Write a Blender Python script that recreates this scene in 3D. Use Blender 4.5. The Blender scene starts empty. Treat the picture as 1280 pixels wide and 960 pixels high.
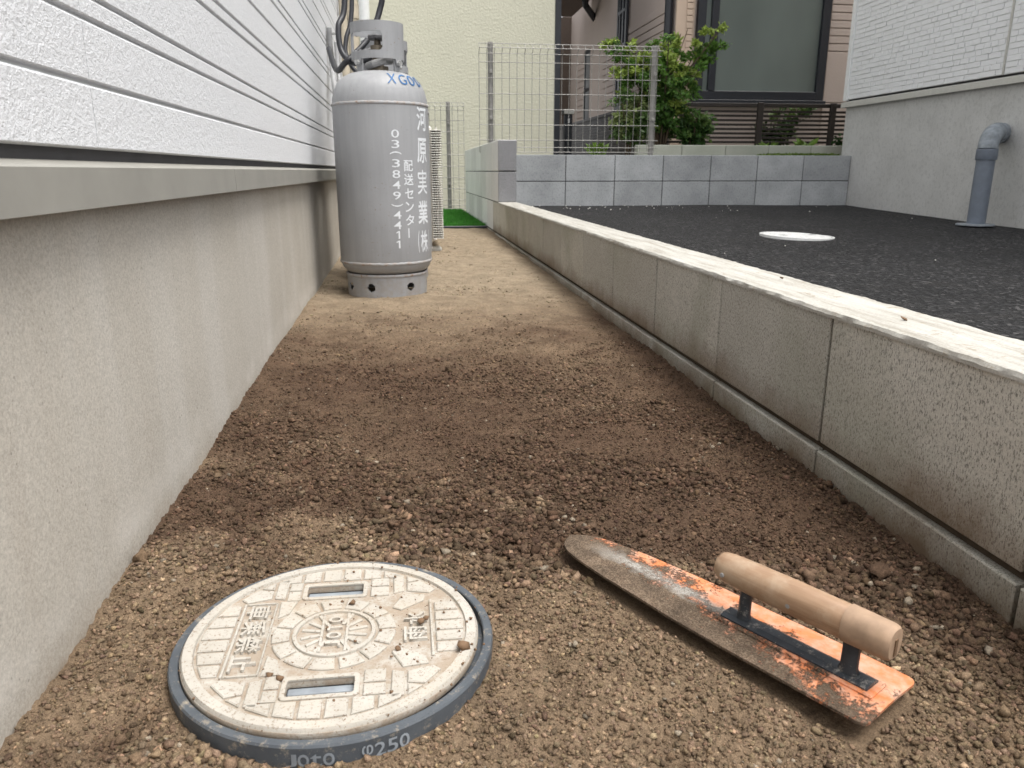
import bpy, bmesh, math, random
import numpy as np
from mathutils import Vector, Matrix
random.seed(7); rng = np.random.default_rng(11)
R = math.radians; PI = math.pi
SC = bpy.context.scene; COL = SC.collection

# ------------------------------------------------------------------ camera, sky, sun, exposure
H = 0.44
PITCH, YAW = 15.487, 7.774
cd = bpy.data.cameras.new('camera'); cam = bpy.data.objects.new('camera', cd); COL.objects.link(cam)
cam.location = (0, 0, H); cam.rotation_euler = (R(90 - PITCH), 0, -R(YAW))
cd.sensor_fit = 'HORIZONTAL'; cd.sensor_width = 36; cd.lens = 960 / 1280 * 36
cd.clip_start = 0.02; cd.clip_end = 500
cd.dof.use_dof = True; cd.dof.focus_distance = 1.15; cd.dof.aperture_fstop = 18
SC.camera = cam

SUN_EL, SUN_AZ = 70.0, 130.0          # azimuth measured clockwise from +Y: behind and to the right of the camera
w = bpy.data.worlds.new('World'); SC.world = w; w.use_nodes = True
wn = w.node_tree.nodes; wl = w.node_tree.links
sky = wn.new('ShaderNodeTexSky'); sky.sky_type = 'NISHITA'; sky.sun_disc = False
sky.sun_elevation = R(SUN_EL); sky.sun_rotation = R(SUN_AZ); sky.dust_density = 4; sky.air_density = 1.0
hs = wn.new('ShaderNodeHueSaturation'); hs.inputs['Saturation'].default_value = 0.16
wl.new(sky.outputs[0], hs.inputs['Color'])
wl.new(hs.outputs[0], wn['Background'].inputs['Color']); wn['Background'].inputs['Strength'].default_value = 0.15
sd = bpy.data.lights.new('sun', 'SUN'); sd.energy = 0.85; sd.angle = R(32); sd.color = (1, 0.96, 0.9)
sun = bpy.data.objects.new('sun', sd); COL.objects.link(sun)
a_, e_ = R(SUN_AZ), R(SUN_EL)
sdir = Vector((math.sin(a_) * math.cos(e_), math.cos(a_) * math.cos(e_), math.sin(e_)))
sun.rotation_euler = sdir.to_track_quat('Z', 'Y').to_euler()
vs = SC.view_settings; vs.view_transform = 'Standard'; vs.look = 'None'; vs.gamma = 1; vs.exposure = 1.3
SC.cycles.max_bounces = 6; SC.cycles.use_denoising = True; SC.cycles.use_adaptive_sampling = True; SC.cycles.adaptive_threshold = 0.02

# ------------------------------------------------------------------ helpers: materials
class NT:
    def __init__(s, name):
        s.m = bpy.data.materials.new(name); s.m.use_nodes = True
        s.t = s.m.node_tree; s.n = s.t.nodes; s.b = s.n['Principled BSDF']
        s.pos = s.n.new('ShaderNodeNewGeometry').outputs['Position']
    def l(s, a, b): s.t.links.new(a, b)
    def mapped(s, scale):
        k = s.n.new('ShaderNodeMapping'); k.inputs['Scale'].default_value = scale
        s.l(s.pos, k.inputs['Vector']); return k.outputs[0]
    def noise(s, scale, detail=4, rough=0.6, vec=None, dist=0):
        k = s.n.new('ShaderNodeTexNoise'); k.inputs['Scale'].default_value = scale; k.inputs['Detail'].default_value = detail
        k.inputs['Roughness'].default_value = rough; k.inputs['Distortion'].default_value = dist
        s.l(vec or s.pos, k.inputs['Vector']); return k.outputs['Fac']
    def voro(s, scale, feature='F1', out='Distance', vec=None):
        k = s.n.new('ShaderNodeTexVoronoi'); k.feature = feature; k.inputs['Scale'].default_value = scale
        s.l(vec or s.pos, k.inputs['Vector']); return k.outputs[out]
    def ramp(s, fac, stops, interp='LINEAR'):
        k = s.n.new('ShaderNodeValToRGB'); k.color_ramp.interpolation = interp
        e = k.color_ramp.elements
        while len(e) < len(stops): e.new(0.5)
        for q, (p, c) in zip(e, stops):
            q.position = p; q.color = (c, c, c, 1) if isinstance(c, (int, float)) else (*c, 1)
        s.l(fac, k.inputs['Fac']); return k.outputs['Color']
    def mix(s, fac, a, b, mode='MIX'):
        k = s.n.new('ShaderNodeMix'); k.data_type = 'RGBA'; k.blend_type = mode
        for sock, v in ((k.inputs[0], fac), (k.inputs[6], a), (k.inputs[7], b)):
            if hasattr(v, 'is_output') or hasattr(v, 'links'): s.l(v, sock)
            elif isinstance(v, (int, float)): sock.default_value = v if sock.type == 'VALUE' else (v, v, v, 1)
            else: sock.default_value = (*v, 1)
        return k.outputs[2]
    def math(s, op, a, b=0.0, clamp=False):
        k = s.n.new('ShaderNodeMath'); k.operation = op; k.use_clamp = clamp
        for i, v in enumerate((a, b)):
            if isinstance(v, (int, float)): k.inputs[i].default_value = v
            else: s.l(v, k.inputs[i])
        return k.outputs[0]
    def z(s):
        k = s.n.new('ShaderNodeSeparateXYZ'); s.l(s.pos, k.inputs[0]); return k.outputs
    def attr(s, name):
        k = s.n.new('ShaderNodeAttribute'); k.attribute_name = name; return k.outputs['Color']
    def rnd(s): return s.n.new('ShaderNodeObjectInfo').outputs['Random']
    def color(s, c):
        if isinstance(c, tuple): s.b.inputs['Base Color'].default_value = (*c, 1)
        else: s.l(c, s.b.inputs['Base Color'])
    def bump(s, *hs):      # (height socket, strength, distance)
        prev = None
        for h, st, d in hs:
            k = s.n.new('ShaderNodeBump'); k.inputs['Strength'].default_value = st; k.inputs['Distance'].default_value = d
            s.l(h, k.inputs['Height'])
            if prev: s.l(prev, k.inputs['Normal'])
            prev = k.outputs[0]
        s.l(prev, s.b.inputs['Normal'])
    def rough(s, r, spec=0.3, metal=0):
        if isinstance(r, (int, float)): s.b.inputs['Roughness'].default_value = r
        else: s.l(r, s.b.inputs['Roughness'])
        s.b.inputs['Specular IOR Level'].default_value = spec; s.b.inputs['Metallic'].default_value = metal

def plain(name, c, r=0.5, spec=0.4, metal=0, var=0.12, sc=30, bmp=0.0, bsc=200):
    k = NT(name); f = k.noise(sc, 4)
    lo = tuple(x * (1 - var) for x in c); hi = tuple(min(1, x * (1 + var)) for x in c)
    k.color(k.ramp(f, [(0.3, lo), (0.7, hi)])); k.rough(r, spec, metal)
    if bmp: k.bump((k.noise(bsc, 3), bmp, 0.002))
    return k.m

def m_soil(name, crumb=False):
    k = NT(name); a = k.attr('soil')
    f = k.noise(900, 3, 0.7); g = k.noise(160, 4, 0.65)
    c = k.mix(1.0, a, k.ramp(f, [(0.28, 0.5), (0.5, 0.95), (0.74, 1.55)]), 'MULTIPLY')
    c = k.mix(1.0, c, k.ramp(g, [(0.3, 0.72), (0.7, 1.22)]), 'MULTIPLY')
    k.color(c); k.rough(0.95, 0.12)
    k.bump((f, 0.8, 0.0012), (k.voro(330), 0.6, 0.0015)) if not crumb else k.bump((f, 0.7, 0.001))
    return k.m

def m_foundation():
    k = NT('foundation_concrete')
    big = k.noise(2.2, 4); st = k.noise(1.0, 4, 0.55, k.mapped((5, 7.5, 0.55)))
    c = k.ramp(big, [(0.3, (0.42, 0.388, 0.335)), (0.7, (0.49, 0.458, 0.405))])
    c = k.mix(k.ramp(st, [(0.48, 0.0), (0.72, 0.4)]), c, (0.57, 0.55, 0.51))
    c = k.mix(k.ramp(st, [(0.25, 0.4), (0.40, 0.0)]), c, (0.38, 0.335, 0.28))
    gr = k.noise(340, 3, 0.75); c = k.mix(1.0, c, k.ramp(gr, [(0.3, 0.74), (0.7, 1.16)]), 'MULTIPLY')
    pit = k.voro(95); pm = k.math('MULTIPLY', k.ramp(pit, [(0.08, 1.0), (0.16, 0.0)]), k.ramp(k.noise(14, 2), [(0.48, 0), (0.58, 1)]))
    c = k.mix(k.math('MULTIPLY', pm, 0.55), c, (0.12, 0.11, 0.10))
    # soil splashed on the lowest centimetres
    zz = k.math('ADD', k.math('ADD', k.z()[2], 0.06), k.math('MULTIPLY', k.noise(16, 6, 0.75), -0.06))
    sp = k.ramp(zz, [(0.018, 0.85), (0.036, 0.25), (0.062, 0.0)])
    pale = k.math('MULTIPLY', k.ramp(zz, [(0.055, 0.0), (0.075, 0.5), (0.12, 0.0)]), k.ramp(k.noise(7, 3), [(0.42, 0), (0.62, 1)]))
    c = k.mix(pale, c, (0.60, 0.57, 0.52)); c = k.mix(sp, c, (0.22, 0.165, 0.11))
    k.color(c); k.rough(0.9, 0.2)
    k.bump((gr, 0.35, 0.001), (k.noise(60, 4), 0.18, 0.003), (pm, -0.5, 0.002)); return k.m

def m_block(name, c0, c1, zs=None, pits=0.75, stretch=(520, 520, 215)):
    k = NT(name)
    c = k.ramp(k.noise(4, 4), [(0.3, c0), (0.7, c1)])
    c = k.mix(1.0, c, k.ramp(k.rnd(), [(0, 0.88), (1, 1.08)]), 'MULTIPLY')
    gr = k.noise(380, 3, 0.7); c = k.mix(1.0, c, k.ramp(gr, [(0.3, 0.8), (0.7, 1.15)]), 'MULTIPLY')
    sv = k.noise(1.0, 3, 0.7, k.mapped(stretch)); pm = k.ramp(sv, [(0.39, 1.0), (0.47, 0.0)])
    c = k.mix(k.math('MULTIPLY', pm, pits), c, tuple(x * 0.22 for x in c0))
    if zs:
        zz = k.math('ADD', k.math('ADD', k.z()[2], 0.08), k.math('MULTIPLY', k.math('SUBTRACT', k.noise(7, 6, 0.7), 0.5), -0.13))
        c = k.mix(k.ramp(zz, [(zs[0] + 0.08, 0.92), (zs[1] + 0.08, 0.0)]), c, (0.15, 0.10, 0.06))
        al = k.ramp(k.noise(3.1, 4), [(0.50, 0.0), (0.7, 0.5)]); c = k.mix(al, c, (0.26, 0.265, 0.20))
    k.color(c); k.rough(0.92, 0.2); k.bump((gr, 0.4, 0.001), (pm, -0.6, 0.0014)); return k.m

def m_mortar_cap():
    k = NT('cement_cap')
    st = k.noise(1.0, 5, 0.65, k.mapped((60, 5, 60)))
    c = k.ramp(st, [(0.28, (0.30, 0.28, 0.24)), (0.5, (0.415, 0.40, 0.36)), (0.72, (0.50, 0.49, 0.455))])
    gr = k.noise(300, 3, 0.7); c = k.mix(1.0, c, k.ramp(gr, [(0.3, 0.8), (0.7, 1.12)]), 'MULTIPLY')
    d = k.ramp(k.noise(38, 5, 0.75), [(0.32, 0.8), (0.42, 0.0)]); c = k.mix(d, c, (0.26, 0.22, 0.16))
    k.color(c); k.rough(0.9, 0.2); k.bump((gr, 0.4, 0.001), (st, 0.5, 0.003)); return k.m

def m_siding(name, c, s=1.0, st=0.9):
    k = NT(name)
    v = k.noise(120 * s, 4, 0.75); g = k.noise(430 * s, 3, 0.75)
    cc = k.ramp(v, [(0.3, tuple(x * 0.93 for x in c)), (0.7, c)]); k.color(cc)
    k.rough(0.55, 0.35); k.bump((v, st * 0.55, 0.0042 / s), (g, st * 0.5, 0.0016 / s)); return k.m

def m_stucco(name, c, sc=40, st=0.6):
    k = NT(name); v = k.noise(sc, 4, 0.6); cc = k.ramp(k.noise(1.3, 4), [(0.3, tuple(x * 0.94 for x in c)), (0.7, c)])
    k.color(cc); k.rough(0.85, 0.25); k.bump((v, st, 0.02)); return k.m

def m_asphalt():
    k = NT('asphalt')
    v = k.voro(85, 'F1'); col = k.voro(85, 'F1', 'Color')
    s = k.n.new('ShaderNodeSeparateColor'); k.l(col, s.inputs[0])
    c = k.ramp(s.outputs[0], [(0.0, (0.006, 0.006, 0.0065)), (0.6, (0.015, 0.0148, 0.0155)), (0.92, (0.036, 0.035, 0.036)), (1, (0.10, 0.097, 0.094))])
    c = k.mix(1.0, c, k.ramp(k.noise(1.6, 4), [(0.3, 0.75), (0.7, 1.3)]), 'MULTIPLY')
    du = k.ramp(k.noise(3.0, 5, 0.7, k.mapped((1, 2.5, 1))), [(0.55, 0.0), (0.8, 0.22)]); c = k.mix(du, c, (0.07, 0.06, 0.05))
    k.color(c); k.rough(0.7, 0.25); k.bump((v, 1.0, 0.009), (k.noise(400, 2), 0.3, 0.001)); k.b.inputs['Normal']; return k.m

def m_cylinder_paint():
    k = NT('grey_cylinder_paint')
    c = k.ramp(k.noise(5, 4), [(0.3, (0.272, 0.276, 0.283)), (0.7, (0.318, 0.322, 0.329))])
    vs_ = k.noise(1.0, 4, 0.6, k.mapped((60, 60, 3))); c = k.mix(1.0, c, k.ramp(vs_, [(0.3, 0.93), (0.7, 1.05)]), 'MULTIPLY')
    chips = k.ramp(k.noise(60, 5, 0.78), [(0.66, 0.0), (0.70, 0.7)]); c = k.mix(chips, c, (0.42, 0.42, 0.42))
    scr = k.ramp(k.noise(1.0, 3, 0.7, k.mapped((30, 30, 260))), [(0.69, 0.0), (0.72, 0.5)]); c = k.mix(scr, c, (0.20, 0.20, 0.21))
    rs = k.math('MULTIPLY', k.ramp(k.noise(130, 4, 0.8), [(0.62, 0.0), (0.68, 0.9)]), k.ramp(k.noise(9, 3), [(0.52, 0), (0.62, 1)])); c = k.mix(rs, c, (0.16, 0.085, 0.045))
    zz = k.z()[2]; dirt = k.math('MULTIPLY', k.ramp(zz, [(0.02, 0.8), (0.13, 0.25), (0.2, 0.0)]), k.ramp(k.noise(22, 5, 0.7), [(0.45, 0), (0.68, 1)]))
    c = k.mix(k.math('MULTIPLY', dirt, 0.6), c, (0.24, 0.19, 0.14))
    k.color(c); k.rough(k.ramp(k.noise(40, 4), [(0.3, 0.42), (0.7, 0.58)]), 0.45); k.bump((k.noise(260, 3), 0.06, 0.001)); return k.m

def m_lettering():
    k = NT('worn_white_lettering')
    c = k.mix(k.ramp(k.noise(190, 5, 0.8), [(0.58, 0.0), (0.66, 0.85)]), (0.68, 0.70, 0.72), (0.33, 0.335, 0.345))
    k.color(c); k.rough(0.6, 0.3); return k.m

def m_rust_weld():
    k = NT('weld_bead')
    c = k.ramp(k.noise(55, 5, 0.7), [(0.46, (0.34, 0.34, 0.345)), (0.60, (0.33, 0.29, 0.26)), (0.68, (0.20, 0.10, 0.05))])
    k.color(c); k.rough(0.6, 0.4); k.bump((k.noise(150, 3), 0.4, 0.002)); return k.m

def m_lid(dirty=0.0):
    k = NT('lid_plastic')
    c = k.ramp(k.noise(28, 4), [(0.3, (0.37, 0.34, 0.29)), (0.7, (0.48, 0.455, 0.41))])
    sp = k.ramp(k.noise(330, 4, 0.8), [(0.36, 0.85), (0.45, 0.0)]); c = k.mix(sp, c, (0.20, 0.145, 0.10))
    ta = k.ramp(k.noise(14, 5, 0.7), [(0.5, 0.0), (0.72, 0.55)]); c = k.mix(ta, c, (0.36, 0.285, 0.195))
    if dirty:
        c = k.mix(k.ramp(k.noise(45, 5, 0.7), [(0.36, 0.0), (0.56, dirty)]), c, (0.25, 0.175, 0.11))
    k.color(c); k.rough(0.7, 0.3); k.bump((k.noise(420, 3, 0.7), 0.35, 0.0008)); return k.m

def m_ring():
    k = NT('ring_plastic')
    c = k.ramp(k.noise(30, 5), [(0.3, (0.060, 0.069, 0.080)), (0.7, (0.088, 0.099, 0.111))])
    sp = k.ramp(k.noise(75, 6, 0.8), [(0.54, 0.0), (0.68, 0.85)]); c = k.mix(sp, c, (0.34, 0.29, 0.22))
    k.color(c); k.rough(0.55, 0.4); k.bump((k.noise(300, 3), 0.15, 0.001)); return k.m

# blade: orange paint, mud caked on the side away from the strap (object space: u along blade, v across)
def m_blade():
    k = NT('muddy_orange_paint')
    k.pos = k.n.new('ShaderNodeTexCoord').outputs['Object']
    u, v, _ = k.z()
    org = k.ramp(k.noise(40, 4), [(0.3, (0.56, 0.17, 0.06)), (0.7, (0.66, 0.25, 0.11))])
    wash = k.ramp(k.noise(34, 5, 0.75), [(0.42, 0.0), (0.66, 0.85)]); org = k.mix(wash, org, (0.58, 0.40, 0.31))
    mud = k.ramp(k.noise(500, 4, 0.75), [(0.3, (0.055, 0.037, 0.024)), (0.5, (0.15, 0.105, 0.07)), (0.7, (0.32, 0.25, 0.18))])
    mud = k.mix(1.0, mud, k.ramp(k.noise(38, 5, 0.7), [(0.3, 0.45), (0.7, 1.25)]), 'MULTIPLY')
    nz = k.math('SUBTRACT', k.noise(26, 6, 0.75), 0.5); nf = k.math('SUBTRACT', k.noise(330, 5, 0.8), 0.5)
    # coverage grows towards the far tip and to the left edge
    cov = k.math('ADD', k.math('MULTIPLY', u, 2.3), k.math('MULTIPLY', v, 11.0))
    cov = k.math('ADD', cov, k.math('MULTIPLY', nz, 2.7)); cov = k.math('ADD', cov, k.math('MULTIPLY', nf, 1.7))
    cov = k.math('SUBTRACT', cov, 0.26); mk = k.ramp(cov, [(0.0, 0.0), (0.22, 1.0)])
    c = k.mix(mk, org, mud)
    # dry cement smear along the middle, in front of the strap
    sm = k.math('SUBTRACT', 0.014, k.math('ABSOLUTE', k.math('ADD', v, 0.004))); sm = k.math('ADD', sm, k.math('MULTIPLY', nz, 0.05))
    sm = k.math('MULTIPLY', k.ramp(sm, [(0.0, 0.0), (0.012, 0.85)]), k.ramp(u, [(0.13, 0.0), (0.17, 1.0), (0.30, 1.0), (0.36, 0.0)]))
    c = k.mix(sm, c, k.ramp(k.noise(450, 3), [(0.3, (0.30, 0.27, 0.23)), (0.7, (0.52, 0.50, 0.46))]))
    k.color(c); k.rough(k.mix(mk, (0.42,) * 3, (0.95,) * 3), 0.35)
    k.bump((k.math('MULTIPLY', mk, k.noise(420, 5, 0.85)), 0.8, 0.003), (mk, 0.15, 0.001)); return k.m

def m_wood():
    k = NT('pale_wood'); k.pos = k.n.new('ShaderNodeTexCoord').outputs['Object']
    g = k.noise(1.0, 5, 0.6, k.mapped((9, 120, 120)), 0.5)
    c = k.ramp(g, [(0.3, (0.255, 0.155, 0.092)), (0.55, (0.34, 0.22, 0.138)), (0.75, (0.40, 0.275, 0.18))])
    st = k.ramp(k.noise(30, 5, 0.7), [(0.46, 0.0), (0.7, 0.7)]); c = k.mix(st, c, (0.46, 0.36, 0.26))
    dk = k.ramp(k.noise(70, 4, 0.75), [(0.72, 0.0), (0.78, 0.7)]); c = k.mix(dk, c, (0.20, 0.14, 0.10))
    k.color(c); k.rough(0.42, 0.4); k.bump((g, 0.2, 0.001)); return k.m

def m_steel_strap():
    k = NT('painted_steel')
    c = k.ramp(k.noise(60, 4), [(0.3, (0.028, 0.034, 0.042)), (0.7, (0.05, 0.058, 0.068))])
    sp = k.ramp(k.noise(75, 6, 0.8), [(0.56, 0.0), (0.68, 0.75)]); c = k.mix(sp, c, (0.38, 0.36, 0.32))
    k.color(c); k.rough(0.5, 0.45, 0.2); return k.m

def m_leaf():
    k = NT('leaf'); a = k.attr('leafcol'); k.color(a); k.rough(0.5, 0.35)
    tr = k.n.new('ShaderNodeBsdfTranslucent'); k.l(a, tr.inputs['Color'])
    mx = k.n.new('ShaderNodeMixShader'); mx.inputs[0].default_value = 0.3
    k.l(k.b.outputs[0], mx.inputs[1]); k.l(tr.outputs[0], mx.inputs[2]); k.l(mx.outputs[0], k.n['Material Output'].inputs['Surface'])
    return k.m

def m_glass(name, c, r=0.08):
    k = NT(name); k.color(k.ramp(k.noise(1.0, 3, 0.5, k.mapped((0.9, 0.9, 0.4))), [(0.3, tuple(x * 0.55 for x in c)), (0.7, tuple(x * 1.1 for x in c))])); k.rough(r, 0.6)  # soft tonal bands in the pane colour stand in for reflections and curtain folds
    k.bump((k.noise(240, 2), 0.15, 0.002)); return k.m

MAT = dict(
    soil=m_soil('soil'), crumb=m_soil('soil_crumb', True), foundation=m_foundation(),
    curb=m_block('curb_block', (0.46, 0.44, 0.385), (0.56, 0.54, 0.485), (0.03, 0.105)),
    curbbase=m_block('curb_base_block', (0.38, 0.36, 0.305), (0.50, 0.48, 0.43), (-0.012, 0.04)),
    stubblock=m_block('fair_faced_block', (0.66, 0.66, 0.645), (0.76, 0.76, 0.745), None, 0.25),
    granite_shade=m_block('shaded_granite_face', (0.25, 0.25, 0.26), (0.31, 0.31, 0.32), None, 0.6, (260, 260, 260)),
    mortar=plain('joint_mortar', (0.07, 0.055, 0.04), 0.95, 0.1, sc=60, bmp=0.5),
    mortar2=plain('grey_joint', (0.10, 0.10, 0.10), 0.95, 0.1, sc=60),
    cap=m_mortar_cap(),
    greyblock=m_block('grey_face_block', (0.33, 0.342, 0.35), (0.49, 0.503, 0.51), None, 0.25, (90, 90, 60)),
    siding=m_siding('white_siding', (0.75, 0.76, 0.775), 1.0, 1.4), siding2=m_siding('white_brick_siding', (0.82, 0.825, 0.83), 1.4, 0.35),
    flashing=plain('grey_flashing', (0.295, 0.285, 0.255), 0.45, 0.4, 0.15, 0.08, 12),
    flashing2=plain('pale_flashing', (0.52, 0.51, 0.47), 0.5, 0.4, 0.1, 0.06),
    dark=plain('dark_gap', (0.05, 0.048, 0.05), 0.7, 0.3), white=plain('white_trim', (0.78, 0.79, 0.78), 0.5, 0.4, var=0.04),
    render=m_block('grey_render', (0.53, 0.525, 0.505), (0.62, 0.615, 0.595), None, 0.18, (60, 60, 40)),
    asphalt=m_asphalt(), paint=m_cylinder_paint(), weld=m_rust_weld(), lettering=m_lettering(),
    blue=plain('blue_marker', (0.025, 0.11, 0.27), 0.5), brass=plain('dull_brass', (0.20, 0.17, 0.13), 0.45, 0.5, 0.7),
    valvegrey=plain('worn_dark_grey', (0.11, 0.11, 0.115), 0.5, 0.4, 0.2, 0.3), blackvalve=plain('dark_valve', (0.05, 0.05, 0.055), 0.5), hose=plain('black_hose', (0.022, 0.023, 0.028), 0.45, 0.5),
    conduit=plain('grey_conduit', (0.30, 0.30, 0.30), 0.5), beige=plain('beige_pipe', (0.50, 0.44, 0.34), 0.5), zinc=plain('zinc', (0.45, 0.45, 0.44), 0.4, 0.5, 0.6),
    fence=plain('galvanised_wire', (0.27, 0.262, 0.245), 0.5, 0.4, 0.2), acwhite=plain('ivory_plastic', (0.62, 0.60, 0.55), 0.5),
    acdark=plain('coil_dark', (0.06, 0.06, 0.06), 0.7), yellow=m_stucco('pale_yellow_stucco', (0.66, 0.645, 0.52), 40, 0.4),
    pink=m_stucco('pinkish_siding', (0.53, 0.445, 0.395), 60, 0.15), beigetrim=m_stucco('beige_trim', (0.60, 0.47, 0.37), 60, 0.1),
    black=plain('black_aluminium', (0.018, 0.020, 0.026), 0.4, 0.5), brownal=plain('dark_brown_aluminium', (0.035, 0.028, 0.024), 0.45, 0.4),
    soffit=plain('soffit', (0.16, 0.125, 0.105), 0.8), glass=m_glass('frosted_glass', (0.16, 0.19, 0.175), 0.25), glass3=m_glass('net_curtained_glass', (0.42, 0.43, 0.44), 0.2), glass2=m_glass('window_glass', (0.10, 0.105, 0.11), 0.06),
    coping=m_block('mossy_coping', (0.40, 0.42, 0.36), (0.50, 0.51, 0.45), None, 0.2), pvc=plain('grey_pvc', (0.165, 0.19, 0.23), 0.42, 0.45, var=0.08),
    pvcdirty=plain('smeared_grey_pvc', (0.24, 0.265, 0.29), 0.5, 0.4, var=0.35, sc=24), lid=m_lid(), liddirt=m_lid(0.6), ring=m_ring(), lidw=plain('white_lid', (0.74, 0.74, 0.72), 0.6, 0.3, var=0.08, sc=60),
    blade=m_blade(), wood=m_wood(), wood2=plain('raw_wood_butt', (0.34, 0.235, 0.16), 0.7, 0.25, var=0.25, sc=45), strap=m_steel_strap(), leaf=m_leaf(), stem=plain('twig', (0.10, 0.075, 0.05), 0.85, 0.2),
    turf=plain('turf_backing', (0.03, 0.11, 0.02), 0.9, 0.1), debris=plain('white_grit', (0.62, 0.60, 0.55), 0.9, 0.1), leafbit=plain('brown_leaf_bit', (0.16, 0.10, 0.06), 0.8, 0.2),
    gardensoil=plain('garden_soil', (0.07, 0.065, 0.035), 0.95, 0.1, var=0.5, sc=12), ground=plain('street_ground', (0.14, 0.135, 0.13), 0.95, 0.1), roof=plain('roof_sheet', (0.10, 0.10, 0.11), 0.7),
)

# ------------------------------------------------------------------ helpers: geometry
def link(o, parent=None):
    COL.objects.link(o)
    if parent: o.parent = parent
    return o
def mk(name, v, f, mat, parent=None, smooth=False, loc=None):
    me = bpy.data.meshes.new(name); me.from_pydata([tuple(map(float, p)) for p in v], [], [tuple(map(int, q)) for q in f]); me.update()
    if mat: me.materials.append(MAT[mat] if isinstance(mat, str) else mat)
    if smooth:
        me.polygons.foreach_set('use_smooth', [True] * len(me.polygons))
    o = bpy.data.objects.new(name, me); link(o, parent)
    if loc is not None: o.location = loc
    return o
def mk_np(name, V, F, mat, parent=None, smooth=True, attr=None, attrname=None):
    me = bpy.data.meshes.new(name); n = len(V); F = np.asarray(F, np.int32); k = F.shape[1]
    me.vertices.add(n); me.vertices.foreach_set('co', np.asarray(V, np.float32).ravel())
    me.loops.add(F.size); me.loops.foreach_set('vertex_index', F.ravel())
    me.polygons.add(len(F)); me.polygons.foreach_set('loop_start', np.arange(0, F.size, k, dtype=np.int32))
    me.polygons.foreach_set('use_smooth', np.full(len(F), smooth))
    me.update(calc_edges=True); me.materials.append(MAT[mat])
    if attr is not None:
        a = me.color_attributes.new(attrname, 'FLOAT_COLOR', 'POINT')
        a.data.foreach_set('color', np.concatenate([attr, np.ones((n, 1))], 1).astype(np.float32).ravel())
    o = bpy.data.objects.new(name, me); return link(o, parent)
def tag(o, label=None, cat=None, group=None, kind=None):
    if label: o['label'] = label
    if cat: o['category'] = cat
    if group: o['group'] = group
    if kind: o['kind'] = kind
    return o
def empty(name, loc=(0, 0, 0), label=None, cat=None, group=None, rz=0):
    o = bpy.data.objects.new(name, None); COL.objects.link(o); o.location = loc; o.rotation_euler = (0, 0, rz); o.empty_display_size = 0.05
    return tag(o, label, cat, group)

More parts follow.
